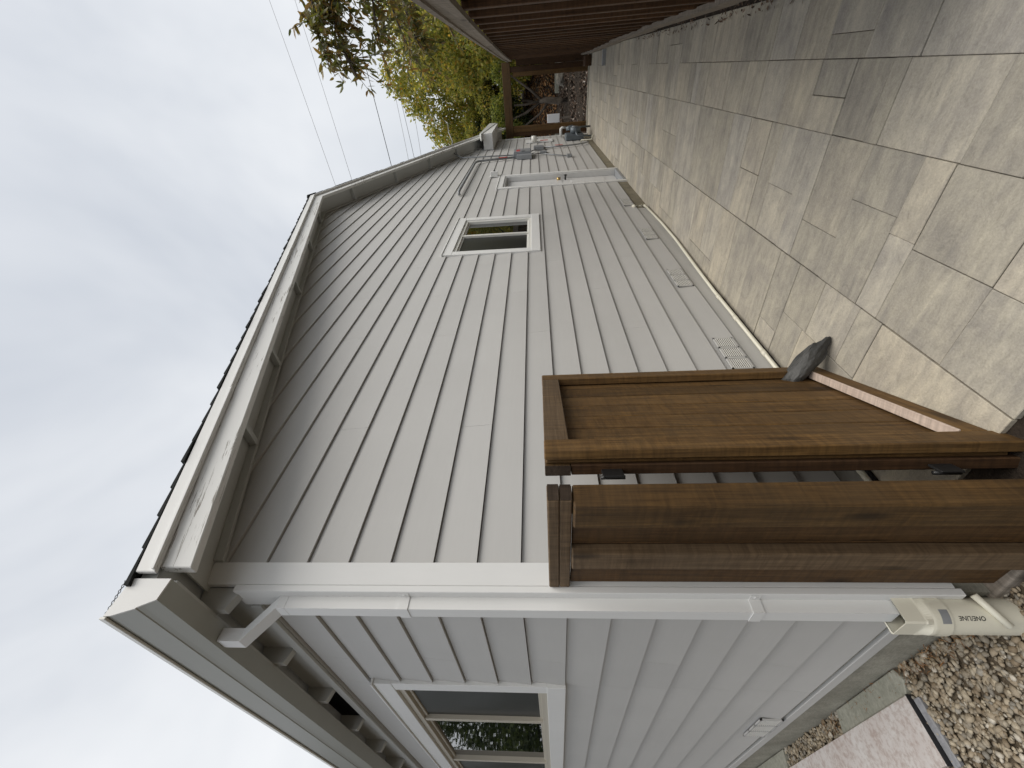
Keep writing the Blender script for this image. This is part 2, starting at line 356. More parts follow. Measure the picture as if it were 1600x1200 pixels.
# near pavers, placed after the picture
near = [(.065, .25, -.595, -.295), (.065, .25, -.295, 0), (.25, .86, -.595, -.02), (.86, 1.01, -.595, -.295), (1.01, 1.29, -.595, -.295), (1.29, 1.54, -.595, -.295),
        (.86, 1.10, -.295, 0), (1.10, 1.32, -.295, 0), (1.32, 1.54, -.295, 0), (1.54, 1.76, -.595, -.15), (1.54, 1.76, -.15, 0), (1.76, 2.42, -.595, 0),
        (.03, .25, -1.205, -.595), (.25, .55, -.9, -.595), (.25, .55, -1.205, -.9), (.55, .91, -.9, -.595), (.55, .91, -1.205, -.9), (.91, 1.05, -.92, -.595), (.91, 1.05, -1.205, -.92),
        (1.05, 1.35, -.9825, -.595), (1.05, 1.35, -1.205, -.9825), (1.35, 1.67, -.8, -.595), (1.35, 1.67, -1.205, -.8), (1.67, 1.84, -1.205, -.595),
        (1.84, 2.14, -1.205, -.89), (1.84, 2.14, -.89, -.595), (2.14, 2.30, -1.205, -.595), (2.30, 2.6, -.9, -.595), (2.30, 2.6, -1.205, -.9),
        (.67, .9, -1.505, -1.205), (.9, 1.34, -1.505, -1.205), (1.34, 1.43, -1.505, -1.205), (1.43, 1.67, -1.505, -1.205), (1.67, 1.95, -1.355, -1.205), (1.67, 1.95, -1.505, -1.355),
        (1.95, 2.25, -1.505, -1.205), (2.25, 2.55, -1.505, -1.205), (.2, .67, -1.505, -1.205),
        (.55, .88, -1.8, -1.505), (.88, 1.3, -1.8, -1.505), (1.3, 1.63, -1.8, -1.505), (1.63, 1.95, -1.6, -1.505), (1.63, 1.95, -1.8, -1.6), (1.95, 2.25, -1.8, -1.505), (2.25, 2.55, -1.8, -1.505)]
cells += near
band(-.595, -.0, 2.42, 12.5, 3); band(-1.205, -.595, 2.6, 12.5, 4); band(-1.805, -1.205, 2.55, 12.5, 9)
for (x0, x1, y0, y1) in cells:
    x1 = min(x1, 12.55)
    gap = random.choice([.0006, .0008, .001, .001, .0022]); gx = gap if random.random() > .1 else .005
    jw = .0045 if (abs(y0+.595) < .001 and x0 < 4) else 0; gx = .006 if abs(x0-.86) < .001 and y0 < -.4 and y1 > -.6 else gx
    dz = random.uniform(-.002, .002)-(.05 if x1 < .251 and y1 > -.6 else 0)
    o = box('paver', (x0+gx, x1-gap), (y0+gap+jw, y1-(gap if y1 < -.1 else .002)), (PZ-.05+dz, PZ+dz), 'paver', patio, .0022)
    o.rotation_euler = (random.uniform(-.0025, .0025), random.uniform(-.0025, .0025), 0)
kerb = box('kerb', (12.62, 12.80), (-1.75, -.12), (.12, PZ+.02), 'concrete', None, .006); tag(kerb, 'pale concrete kerb ending the patio', kind='structure')
# ------------------------------------------------------------------ house
house = thing('house', 'pale grey lap sided house with white trim and gable end', 'house', (0, 0, GZ))
OPEN_G = [(3.60, 4.915, 1.775, 2.785), (6.60, 7.56, .31, 2.36)]      # window, door holes
def plank(a, b, zb, zt, parent):
    bp = {a, b}
    for (xa, xb, za, zb2) in OPEN_G:
        for q in (xa, xb):
            if a < q < b: bp.add(q)
    for zz in (zb, zt):
        for q in ((zz-(3.14-.01))/SL, 2*RX-(zz-(3.14-.01))/SL):
            if a < q < b: bp.add(q)
    if a < RX < b: bp.add(RX)
    bp = sorted(bp); geos = []
    def yy(z): return -.004-.014*(zt-z)/(zt-zb)
    for p, q in zip(bp, bp[1:]):
        if q-p < .004: continue
        mid = (p+q)/2; segs = [(zb, zt)]
        for (xa, xb, za, zo) in OPEN_G:
            if xa <= mid <= xb:
                ns = []
                for (s0, s1) in segs:
                    if zo <= s0 or za >= s1: ns.append((s0, s1)); continue
                    if s0 < za: ns.append((s0, za))
                    if s1 > zo: ns.append((zo, s1))
                segs = ns
        for (s0, s1) in segs:
            ha = min(s1, rake(p, 3.13)); hb = min(s1, rake(q, 3.13))
            if ha <= s0+.001 and hb <= s0+.001: continue
            ha = max(ha, s0+.0005); hb = max(hb, s0+.0005)
            V = [(p, yy(s0), s0), (q, yy(s0), s0), (q, yy(hb), hb), (p, yy(ha), ha), (p, .02, s0), (q, .02, s0), (q, .02, hb), (p, .02, ha)]
            geos.append((V, [[0, 1, 2, 3], [4, 5, 1, 0], [7, 3, 2, 6], [4, 0, 3, 7], [1, 5, 6, 2]]))
    if not geos: return
    hit = any(xb > a and xa < b and zo > zb and za < zt for (xa, xb, za, zo) in OPEN_G)
    for gs in ([[g_] for g_ in geos] if hit else [geos]):
        o = multi('siding_board', gs, 'siding', parent, (gs[0][0][0][0], 0, zb))
        if len(gs) > 1:
            bm = bmesh.new(); bm.from_mesh(o.data); bmesh.ops.remove_doubles(bm, verts=bm.verts[:], dist=.0004); bm.to_mesh(o.data); bm.free()
k = 15
while True:
    zb = Z0-k*E7; zt = zb+E7
    xl = max(.092, (zb-3.13)/SL); xr = min(LX-.09, 2*RX-(zb-3.13)/SL)
    if xr-xl < .1: break
    x = xl; first = True
    off = [1.9, 3.3, .9, 2.6][k % 4]
    cuts = [xl]+[c for c in [off+3.66*i for i in range(-1, 4)] if xl+.25 < c < xr-.25]+[xr]
    for c0, c1 in zip(cuts, cuts[1:]): plank(c0+.0006, c1-.0006, zb+.003, zt, house)
    k -= 1
# front wall boards (plane x=0)
WY0, WY1, WZ0, WZ1 = 1.045, 3.70, 1.73, 2.715
for k in range(1, 16):
    zb = Z0-k*E7; zt = min(zb+E7, 3.01); zb = max(zb+.003, .425)
    cuts = [.09]+[c for c in [[1.6, 4.9], [2.9, 6], [.7, 4.2]][k % 3]]+[FY]
    for c0, c1 in zip(cuts, cuts[1:]):
        geos = []; bp = sorted({c0, c1} | {q for q in (WY0, WY1) if c0 < q < c1})
        for p, q in zip(bp, bp[1:]):
            mid = (p+q)/2; segs = [(zb, zt)]
            if WY0 <= mid <= WY1 and not (zb >= WZ1 or zt <= WZ0):
                segs = ([(zb, WZ0)] if zb < WZ0 else [])+([(WZ1, zt)] if zt > WZ1 else [])
            for s0, s1 in segs:
                xx = lambda z: -.004-.014*(zt-z)/(zt-zb)
                V = [(xx(s0), p+.0006, s0), (xx(s0), q-.0006, s0), (xx(s1), q-.0006, s1), (xx(s1), p+.0006, s1), (.02, p+.0006, s0), (.02, q-.0006, s0), (.02, q-.0006, s1), (.02, p+.0006, s1)]
                geos.append((V, [[1, 0, 3, 2], [0, 1, 5, 4], [2, 3, 7, 6], [0, 4, 7, 3], [5, 1, 2, 6]]))
        for gs in geos: multi('siding_board', [gs], 'siding', house, (0, gs[0][0][1], zb))
# wall core behind the boards
wl = [(0.05, 0.2), (LX-.05, .2), (LX-.05, 2.8), (RX, 5.03), (.05, 3.1)]
prism('wall', wl, 1, .125, .24, 'dark_inside', house)
prism('wall', [(.24, .2), (FY, .2), (FY, 3.1), (.24, 3.1)], 0, .06, .2, 'dark_inside', house)
# foundation
box('foundation', (5.0, 6.56), (-.006, .12), (.2, .443), 'foundation_tan', house, 0)
box('foundation', (7.62, LX), (-.006, .12), (.2, .443), 'foundation_tan', house, 0)
box('skirt_board', (.09, 5.0), (-.007, .1), (.31, .447), 'siding', house, .002)
box('foundation', (-.002, .058), (.0, FY), (.05, .43), 'concrete', house, 0)
box('skirt_board', (-.017, .0), (.09, FY), (.375, .423), 'siding', house, .002)
# corner boards
box('corner_board', (.001, .094), (-.024, .0), (.345, 3.17), 'trim', house, .002)
box('corner_board', (-.026, -.0005), (-.026, .09), (.33, 3.02), 'trim', house, .002)
box('corner_board', (LX-.09, LX), (-.024, .0), (.31, 2.82), 'trim', house, .002)
# gable foundation vents
def vent(cx, cz, wd, hg, front=False):
    if not front:
        v = box('foundation_vent', (cx-wd/2+.006, cx+wd/2-.006), (-.0205, -.012), (cz-hg/2+.005, cz+hg/2-.005), 'dark_inside', house, .001)
        def bx(a, b, d, t): return boxgeo((a[0], a[1]), (-.0245, -.016), (b[0], b[1]))
    else:
        v = box('foundation_vent', (-.0205, -.012), (cx-wd/2+.006, cx+wd/2-.006), (cz-hg/2+.005, cz+hg/2-.005), 'dark_inside', house, .001)
        def bx(a, b, d, t): return boxgeo((-.0245, -.016), (a[0], a[1]), (b[0], b[1]))
    fr = []; x0, x1, z0, z1 = cx-wd/2, cx+wd/2, cz-hg/2, cz+hg/2
    for a, b in (((x0, x1), (z0, z0+.01)), ((x0, x1), (z1-.01, z1)), ((x0, x0+.012), (z0, z1)), ((x1-.012, x1), (z0, z1))): fr.append(bx(a, b, 0, 0))
    for j in (1, 2): xm = x0+wd*j/3; fr.append(bx((xm-.008, xm+.008), (z0, z1), 0, 0))
    multi('frame', fr, 'siding', v, W[v])
    for j in range(3):
        sl_ = []
        for i in range(9):
            zc = z0+.017+i*(hg-.03)/8.2; sl_.append(bx((x0+wd*j/3+.012, x0+wd*(j+1)/3-.012), (zc-.0026, zc+.0026), 0, 0))
        multi('louvre', sl_, 'vinyl', v, W[v])
for cx in (1.52, 2.72, 3.93, 5.28): vent(cx, .535, .36, .13)
vent(1.69, .505, .36, .13, True)
# gable window
gw = thing('tmp', '', '', (4.25, 0, 2.28)); bpy.data.objects.remove(gw)
def sub_empty(name, parent, loc):
    o = bpy.data.objects.new(name, None); COL.objects.link(o); o.parent = parent; o.location = Vector(loc)-W[parent]; W[o] = Vector(loc); o.empty_display_size = .05; return o
def window(name, plane, u0, u1, z0, z1, tw, panes, frame, sill=None):
    # plane 'g' (y const, outward -y) or 'f' (x const, outward -x)
    def B(nm, u, d, z, m, par, bev=.002):
        return box(nm, u, (-d[1], -d[0]), z, m, par, bev) if plane == 'g' else box(nm, (-d[1], -d[0]), u, z, m, par, bev)
    c = ((u0+u1)/2, 0, z0) if plane == 'g' else (0, (u0+u1)/2, z0)
    wn = sub_empty(name, house, c)
    B('trim_board', (u0, u1), (-.02, .03), (z1-tw, z1), 'trim', wn); B('trim_board', (u0, u1), (-.02, .032), (z0, z0+tw), 'trim', wn)
    B('trim_board', (u0, u0+tw), (-.02, .028), (z0+tw, z1-tw), 'trim', wn); B('trim_board', (u1-tw, u1), (-.02, .028), (z0+tw, z1-tw), 'trim', wn)
    B('drip_cap', (u0-.01, u1+.01), (-.0, .040), (z1+.0005, z1+.012), 'trim', wn)
    fw_ = .035; a, b, lo, hi = u0+tw, u1-tw, z0+tw, z1-tw
    B('frame', (a, b), (-.05, .012), (lo, lo+fw_), frame, wn); B('frame', (a, b), (-.05, .012), (hi-fw_, hi), frame, wn)
    B('frame', (a, a+fw_), (-.05, .0115), (lo+fw_, hi-fw_), frame, wn); B('frame', (b-fw_, b), (-.05, .0115), (lo+fw_, hi-fw_), frame, wn)
    for (p, q, m, dep) in panes:
        B('pane', (p, q), (-.046, -dep), (lo+fw_*.6, hi-fw_*.6), m, wn, 0)
        s = .018
        B('sash', (p, q), (-.044, .003-dep*.6), (lo+fw_, lo+fw_+s), frame, wn); B('sash', (p, q), (-.044, .003-dep*.6), (hi-fw_-s, hi-fw_), frame, wn)
    for (p1, p2) in zip(panes, panes[1:]):
        m_ = (p1[1]+p2[0])/2; B('mullion', (m_-.022, m_+.022), (-.05, .008), (lo+fw_, hi-fw_), frame, wn)
    return wn
window('window', 'g', 3.57, 4.945, 1.745, 2.815, .10, [(3.705, 4.265, 'screen', .018), (4.265, 4.81, 'glass', .024)], 'vinyl')
window('window', 'f', 1.015, 3.73, 1.70, 2.745, .10, [(1.15, 1.775, 'screen', .018), (1.775, 2.95, 'glass', .024), (2.95, 3.60, 'screen', .018)], 'tan_vinyl')
# door, recessed
dr = sub_empty('door', house, (7.08, 0, PZ))
dx0, dx1, dz0, dz1 = 6.54, 7.60, .30, 2.42
box('trim_board', (dx0, dx0+.09), (-.03, .02), (dz0, dz1), 'trim', dr); box('trim_board', (dx1-.09, dx1), (-.03, .02), (dz0, dz1), 'trim', dr)
box('trim_board', (dx0+.09, dx1-.09), (-.028, .02), (dz1-.09, dz1), 'trim', dr); box('drip_cap', (dx0-.01, dx1+.01), (-.04, .0), (dz1+.0005, dz1+.012), 'trim', dr)
box('jamb', (dx0+.09, dx0+.115), (-.012, .118), (dz0, dz1-.09), 'door_paint', dr); box('jamb', (dx1-.115, dx1-.09), (-.012, .118), (dz0, dz1-.09), 'door_paint', dr)
box('jamb', (dx0+.115, dx1-.115), (-.012, .118), (dz1-.115, dz1-.09), 'door_paint', dr)
box('threshold', (dx0+.09, dx1-.09), (-.035, .118), (dz0+.002, dz0+.05), 'galvanised', dr)
dl = box('door_leaf', (dx0+.12, dx1-.12), (.075, .118), (dz0+.055, dz1-.12), 'door_paint', dr)
for (za, zb) in ((.55, 1.15), (1.3, 2.2)):
    for (xa, xb) in ((dx0+.22, dx0+.48), (dx0+.58, dx0+.84)): box('door_panel', (xa, xb), (.069, .076), (za, zb), 'door_paint', dl, .004)
tube('handle', [(7.37, .075, 1.24), (7.37, .02, 1.24), (7.37, -.01, 1.24)], [.015, .015, .034], 'black_metal', dl, 10)
tube('deadbolt', [(7.37, .075, 1.36), (7.37, .03, 1.36)], .034, 'brass', dl, 12)
# roof
roof = sub_empty('roof', house, (RX, 3, 5.2))
T0, TT = 3.175, 3.235     # sheathing bottom / top at x=0
FX0, FX1 = -.11, 12.78
def slope_poly(z0, z1, xa, xb): return [(xa, rake(xa, z0)), (xb, rake(xb, z0)), (xb, rake(xb, z1)), (xa, rake(xa, z1))]
prism('roof_deck', slope_poly(T0, TT, FX0, RX), 1, -.25, FY, 'eave_paint', roof); prism('roof_deck', slope_poly(T0, TT, RX, FX1), 1, -.25, FY, 'eave_paint', roof)
x = FX0-.02; i = 0
while x < FX1+.02:
    x2 = min(x+.136, FX1+.03, RX if x < RX-.001 else 99)
    lo = .004 if x < RX else .016; hi = .018 if x < RX else .004
    pts = [(x, rake(x, TT+.002)), (x2, rake(x2, TT+.002)), (x2, rake(x2, TT+.004+(.004 if x < RX else .014))), (x, rake(x, TT+.004+(.014 if x < RX else .004)))]
    prism('shingle', pts, 1, -.292+random.uniform(-.006, .006), FY, 'shingle', roof); x = x2
prism('ridge_cap', [(RX-.15, rake(RX-.15, TT+.02)), (RX, rake(RX, TT+.022)), (RX+.15, rake(RX+.15, TT+.02)), (RX+.15, rake(RX+.15, TT+.03)), (RX, rake(RX, TT+.045)), (RX-.15, rake(RX-.15, TT+.03))], 1, -.30, FY, 'shingle', roof)
# rake boards
def along(name, zlo, zhi, y0, y1, m, par, xa=FX0, xb=FX1, bev=.003):
    if xa < RX: prism(name, slope_poly(zlo, zhi, xa, min(RX, xb)), 1, y0, y1, m, par, bev)
    if xb > RX: prism(name, slope_poly(zlo, zhi, max(RX, xa), xb), 1, y0, y1, m, par, bev)
along('barge_board', 3.045, 3.165, -.272, -.232, 'barge_paint', roof, .0-.06)
along('rake_trim', 3.158, 3.232, -.290, -.2725, 'trim', roof, -.085)
for a, b, dz in ((-.08, .95, 0), (.955, 3.3, .004), (3.305, RX, .002), (RX, 9.2, .002), (9.205, 12.7, 0)):
    prism('drip_strip', slope_poly(3.158+dz, 3.168+dz, a, b), 1, -.303, -.2905, 'trim', roof, .001)
along('soffit_panel', 3.142, 3.152, -.231, .0, 'eave_paint', roof, -.02, 10.9, 0)
along('frieze_board', 3.098, 3.1415, -.036, -.0165, 'eave_paint', roof, .095, 10.9, .002)
for xx in (.78, 1.55, 2.75, 3.95, 5.15, 6.4, 7.6, 8.8, 10.0):
    prism('lookout', [(xx-.02, rake(xx-.02, 3.095)), (xx+.02, rake(xx+.02, 3.095)), (xx+.02, rake(xx+.02, 3.141)), (xx-.02, rake(xx-.02, 3.141))], 1, -.231, -.0365, 'eave_paint', roof, .002)
# boxed return at the far eave
box('eave_return', (10.85, 12.95), (-.375, -.018), (2.80, 3.03), 'trim', roof, .004)
prism('eave_return', [(10.6, 3.05), (13.0, 2.84), (13.0, 3.04), (10.8, 3.10)], 1, -.39, -.24, 'eave_paint', roof, .003)
# front eave
box('fascia_board', (-.10, -.086), (-.231, FY), (3.078, 3.185), 'eave_paint', roof, .002)
box('frieze_board', (-.032, -.0165), (.095, FY), (2.955, 3.0), 'eave_paint', roof, .002)
tails = [.0+.575*i for i in range(1, 12)]
for ty in [.02]+tails:
    prism('rafter_tail', [(-.0855, 3.03), (-.001, 2.998), (-.001, 3.168), (-.0855, 3.14)], 1, ty-.02, ty+.02, 'eave_paint', roof, .0015)
for i, (a, b) in enumerate(zip([.02]+tails, tails)):
    if i in (2, 6):
        v = box('eave_vent', (-.010, .0), (a+.021, b-.021), (3.001, 3.16), 'dark_inside', roof, 0)
        multi('mesh_bar', [boxgeo((-.016, -.012), (q-.001, q+.001), (3.005, 3.155)) for q in np.arange(a+.035, b-.03, .018)]+[boxgeo((-.013, -.011), (a+.022, b-.022), (q-.001, q+.001)) for q in np.arange(3.02, 3.15, .018)], 'black_metal', v, W[v])
    else: box('blocking', (-.022, .0), (a+.021, b-.021), (3.001, 3.15), 'eave_paint', roof, .002)
# gutter
gut = sub_empty('gutter', house, (-.16, 0, 3.067))
prof = [(-.1015, 3.21), (-.1015, 3.067), (-.172, 3.067), (-.190, 3.105), (-.197, 3.118), (-.2005, 3.120), (-.2235, 3.186), (-.2255, 3.21)]
inner = [(-.2185, 3.207), (-.2175, 3.188), (-.195, 3.124), (-.168, 3.071), (-.1045, 3.071), (-.1045, 3.21)]
prism('trough', prof+inner, 1, -.268, FY, 'gutter', gut)
prism('end_cap', prof, 1, -.274, -.2685, 'trim', gut)
box('lip', (-.2345, -.2262), (-.274, FY), (3.197, 3.219), 'vinyl', gut, .002)
gm = []
for i in range(26):
    y = -.272+i*.018
    for j in range(6):
        x0_ = -.215+j*.018
        gm.append(tube_geo([(x0_, y, 3.2135+(j*.0035)), (x0_+.018, y+.009, 3.217+(j*.0035))], .0016, 4)); gm.append(tube_geo([(x0_+.018, y, 3.217+(j*.0035)), (x0_, y+.009, 3.2135+(j*.0035))], .0016, 4))
multi('leaf_guard', gm, 'galvanised', gut, W[gut])
# downspout (rectangular section swept)
ds = sub_empty('downspout', house, (-.041, .042, 1.7))
def rect_sweep(path, hx, hy):
    vs = []; fs = []
    for (x, y, z) in path: vs += [(x-hx, y-hy, z), (x+hx, y-hy, z), (x+hx, y+hy, z), (x-hx, y+hy, z)]
    for i in range(len(path)-1):
        for k in range(4): fs.append([i*4+k, i*4+(k+1) % 4, i*4+4+(k+1) % 4, i*4+4+k])
    fs += [[3, 2, 1, 0], [len(vs)-4+k for k in range(4)]]; return vs, fs
multi('pipe', [rect_sweep([(-.049, .044, .56), (-.049, .044, 2.80)], .023, .031)], 'trim', ds, W[ds])
multi('elbow', [rect_sweep([(-.049, .044, 2.801), (-.049, .044, 2.835), (-.136, .128, 2.975), (-.136, .128, 3.0655)], .0235, .0315)], 'trim', ds, W[ds])
for zz in (2.33, 1.03):
    multi('bracket', [boxgeo((-.0745, -.0725), (.008, .080), (zz-.02, zz+.02)), boxgeo((-.0725, -.020), (.0095, .0125), (zz-.02, zz+.02)), boxgeo((-.0285, -.0265), (-.016, .0095), (zz-.018, zz+.018)), tube_geo([(-.028, -.004, zz), (-.031, -.004, zz)], .006, 8)], 'trim', ds, W[ds])
# ------------------------------------------------------------------ drain pipe below the downspout
dp = thing('drain_pipe', 'cream plastic drain pipe with square adapter catching the downspout', 'drain pipe', (-.06, .045, GZ))
cx, cy = -.062, .046
def loft(sections):
    vs = []; fs = []; n = len(sections[0])
    for s in sections: vs += s
    for i in range(len(sections)-1):
        for k in range(n): fs.append([i*n+k, i*n+(k+1) % n, i*n+n+(k+1) % n, i*n+n+k])
    return vs, fs
def sq(z, h, n=48): 
    o = []
    for k in range(n):
        t = 2*math.pi*(k+.5)/n; c, s = math.cos(t), math.sin(t); m_ = max(abs(c), abs(s)); o.append((cx+h*c/m_, cy+h*s/m_*1.08, z))
    return o
def ci(z, r, n=48, ox=0, oy=0): return [(cx+ox+r*math.cos(2*math.pi*(k+.5)/n), cy+oy+r*math.sin(2*math.pi*(k+.5)/n), z) for k in range(n)]
multi('adapter', [loft([sq(.568, .042), sq(.570, .046), sq(.505, .046), sq(.50, .047), ci(.478, .060), ci(.470, .061), ci(.44, .061), ci(.438, .058)])], 'pvc_yellow', dp, W[dp])
p_ = multi('pipe', [loft([ci(.462, .0625), ci(.418, .0625), ci(.415, .0575), ci(.16, .0575)])], 'pvc', dp, W[dp])
th1 = math.atan2(-1.576-cy, -.753-cx)-.05
pv = [(cx+.0632*math.cos(th1+t), cy+.0632*math.sin(th1+t), z) for z in (.424, .452) for t in np.linspace(-.35, .35, 7)]
o = multi('grey_sticker', [(pv, [[k, k+1, k+8, k+7] for k in range(6)])], 'galvanised', p_, W[p_])
fc = bpy.data.curves.new('print', 'FONT'); fc.body = 'ONE/LINE'; fc.size = .019; fc.offset = .0003; fc.align_x = 'CENTER'; fc.align_y = 'CENTER'
fo = bpy.data.objects.new('print', fc); COL.objects.link(fo)
bpy.context.view_layer.update(); me = bpy.data.meshes.new_from_object(fo.evaluated_get(bpy.context.evaluated_depsgraph_get())); bpy.data.objects.remove(fo)
th0 = math.atan2(-1.576-cy, -.753-cx)-.12
for v in me.vertices:
    u, vv = v.co.x, v.co.y; th = th0-vv/.0575; rr = .0580
    v.co = (cx+rr*math.cos(th)-W[dp].x, cy+rr*math.sin(th)-W[dp].y, .352+u-W[dp].z)
me.materials.clear(); me.materials.append(MATS['print_ink'])
pt = bpy.data.objects.new('printed_lettering', me); COL.objects.link(pt); pt.parent = p_; pt.location = W[dp]-W[p_]; W[pt] = W[dp]
sp = tube('conduit_stub', [(-.0285, -.036, .318), (-.118, -.008, .258)], [.0115, .0115], 'pvc', None, 12); tag(sp, 'short cream plastic tube crossing in front of the drain pipe', 'pipe')
# ------------------------------------------------------------------ long pipe at the foot of the wall
pp = thing('water_pipe', 'thin white plastic pipe along the foot of the gable wall', 'pipe', (3, -.03, .35))
tube('pipe', [(.12, -.028, .352), (2.4, -.028, .350), (2.9, -.030, .340), (3.6, -.05, .335), (4.2, -.045, .332), (4.98, -.03, .345)], .0125, 'pvc', pp, 12)
tube('elbow', [(4.965, -.03, .345), (4.995, -.03, .347), (5.01, -.03, .365), (5.01, -.03, .39)], .017, 'pvc', pp, 12)
tube('riser', [(5.01, -.03, .385), (5.01, -.03, .475), (5.03, -.028, .492), (5.05, -.01, .495)], .0135, 'pvc', pp, 12)
tube('elbow', [(5.01, -.03, .455), (5.01, -.03, .48), (5.02, -.03, .495), (5.04, -.022, .496)], .018, 'pvc', pp, 12)
for xx in (1.49, 1.95, 2.3): tube('coupling', [(xx-.025, -.028, .3515), (xx+.025, -.028, .3515)], .0155, 'pvc', pp, 12)
# ------------------------------------------------------------------ gate held open by the rock
ang = math.atan2(.354, .902)
gate = thing('gate', 'brown wooden gate of upright boards standing open beside the wall', 'gate', (.198, -.554, PZ), ang, local=True)
GL = .969; zt_ = 1.775-PZ; zb_ = .004
box('stile', (0, .089), (0, .038), (-.045, zt_), 'woodZ', gate, .004); box('stile', (GL-.089, GL), (0, .038), (zb_, zt_), 'woodZ', gate, .004)
box('rail', (.0895, GL-.0895), (.001, .037), (zt_-.089, zt_-.001), 'wornwoodX', gate, .003)
box('rail', (.0895, GL-.0895), (.001, .037), (zb_, zb_+.085), 'woodX', gate, .003)
box('lit_rail_top', (.0895, GL-.10), (-.004, .034), (zb_+.0855, zb_+.0945), 'lit_rail_top', gate, .002)  # worn, dusty top face of the rail; its daylight is put into the colour
nb = 7; wd = (GL-.02)/nb
for i in range(nb): box('board', (.01+i*wd+.003, .01+(i+1)*wd-.003), (.0385+random.uniform(0, .006), .0575), (zb_+.003, zt_-.004), 'woodZ', gate, .005)
box('rail', (.0, GL), (.0575, .0955), (zt_-.089, zt_-.001), 'woodX', gate, .003)
box('rail', (.0895, GL-.0895), (.0575, .0955), (zb_, zb_+.089), 'woodX', gate, .003)
box('end_grain', (-.0015, .0), (.058, .095), (zt_-.0885, zt_-.002), 'endgrain', gate, 0)
box('stile', (.002, .089), (.0575, .0955), (-.045, zt_-.0905), 'darkwoodZ', gate, .003); box('stile', (GL-.089, GL), (.0575, .0955), (zb_, zt_-.0905), 'woodZ', gate, .003)
for hz in (1.25, .22):
    h = box('hinge', (-.05, .0), (.072, .080), (hz-.035, hz+.035), 'black_metal', gate, .002)
    tube('hinge_pin', [(-.03, .088, hz-.04), (-.03, .088, hz+.04)], .007, 'black_metal', h, 10)
# ------------------------------------------------------------------ short fence panel between gate and corner
fp = thing('fence_panel', 'short brown wooden fence panel with doubled cap butting the house corner', 'fence', (.02, -.28, GZ))
ZC = 1.772
for i, zz in enumerate((ZC-.038, ZC-.0763)):
    box('cap_board', (-.008+.001*i, .055), (-.558+.002*i, -.030), (zz, zz+.0375), 'wornwoodY', fp, .004)
    box('end_grain', (-.006+.001*i, .053), (-.5595+.002*i, -.5585+.002*i), (zz+.002, zz+.0355), 'endgrain', fp, 0)
box('stile', (-.030, .058), (-.553, -.447), (GZ-.02, ZC-.079), 'woodZ', fp, .005)
box('batten', (-.030, .012), (-.300, -.203), (GZ-.02, ZC-.079), 'wornwoodZ', fp, .004)
for a, b in ((-.4465, -.302), (-.3015, -.180), (-.1795, -.034)): box('board', (.0125, .030), (a, b), (GZ-.02, ZC-.08), 'midwoodZ', fp, .003)  # recessed boards browner, with the channel's shade also put into the wood colour
box('hinge_plate', (.0585, .062), (-.535, -.47), (1.515, 1.585), 'black_metal', fp, .002)
gb = box('timber', (-.005, .055), (-.36, .03), (GZ-.03, GZ+.03), 'greywoodY', None, .006, (0, 0, R(4))); tag(gb, 'weathered grey timber on the gravel under the fence panel', 'timber')
# ------------------------------------------------------------------ rock
from mathutils import noise as mnoise
def rockmesh(sx, sy, sz, seed, sub=4, amp=.10):
    bm = bmesh.new(); bmesh.ops.create_icosphere(bm, subdivisions=sub, radius=1); r = random.Random(seed)
    planes = [(Vector((r.gauss(0, 1), r.gauss(0, 1), r.gauss(0, 1))).normalized(), r.uniform(.6, .9)) for _ in range(18)]
    for v in bm.verts:
        p = v.co.copy()
        for n, d in planes:
            t = p.dot(n)
            if t > d: p -= n*(t-d)
        q = Vector((p.x*2.2, p.y*1.2, p.z*1.2))+Vector((seed, 0, 0))
        p *= 1+amp*mnoise.noise(q*1.3)+amp*.6*mnoise.noise(q*3.1)+amp*.35*mnoise.noise(q*7)
        v.co = (p.x*sx, p.y*sy, p.z*sz)
    me = bpy.data.meshes.new('shape'); bm.to_mesh(me); bm.free(); return me
rk = link('rock', rockmesh(.20, .058, .056, 5, 4, .12), 'rock', None, (1.04, -.272, .415)); rk.rotation_euler = (R(-20), R(38), R(-66))
tag(rk, 'dark grey slate rock propping the gate open on the pavers', 'rock')
# ------------------------------------------------------------------ gravel bed and stones by the front wall
bed = box('gravel_bed', (-3.2, .055), (-3.2, FY), (.06, GZ-.016), 'gravel_soil', None, 0); tag(bed, 'soil bed under the river gravel', kind='structure')
bm = bmesh.new(); bmesh.ops.create_icosphere(bm, subdivisions=1, radius=1); bm.verts.ensure_lookup_table()
iv = np.array([v.co[:] for v in bm.verts]); bm.faces.ensure_lookup_table(); fi_ = np.array([[v.index for v in f.verts] for f in bm.faces]); bm.free()
def pebbles(n, xr, yr, z, smin, smax, reject=None):
    V = []; F = []; k = 0
    while k < n:
        x = rng.uniform(*xr); y = rng.uniform(*yr)
        if reject and reject(x, y): n -= 1; continue
        s = smin+(smax-smin)*rng.random()**1.7; sc = np.array([s*rng.uniform(.75, 1.5), s*rng.uniform(.7, 1.1), s*rng.uniform(.4, .72)])
        q = iv*(1+rng.normal(0, .10, (len(iv), 1)))*sc
        a = rng.uniform(0, 6.28); b = rng.normal(0, .35); ca, sa, cb, sb = math.cos(a), math.sin(a), math.cos(b), math.sin(b)
        q = np.stack([q[:, 0]*cb+q[:, 2]*sb, q[:, 1], -q[:, 0]*sb+q[:, 2]*cb], 1)
        q = np.stack([q[:, 0]*ca-q[:, 1]*sa, q[:, 0]*sa+q[:, 1]*ca, q[:, 2]], 1)
        V.append(q+[x, y, z+rng.uniform(-.013, .007)]); F.append(fi_+k*len(iv)); k += 1
    return npmesh(np.concatenate(V), np.concatenate(F))
me = pebbles(15000, (-.8, -.005), (-.35, 2.7), GZ-.004, .006, .0165); me.shade_smooth()
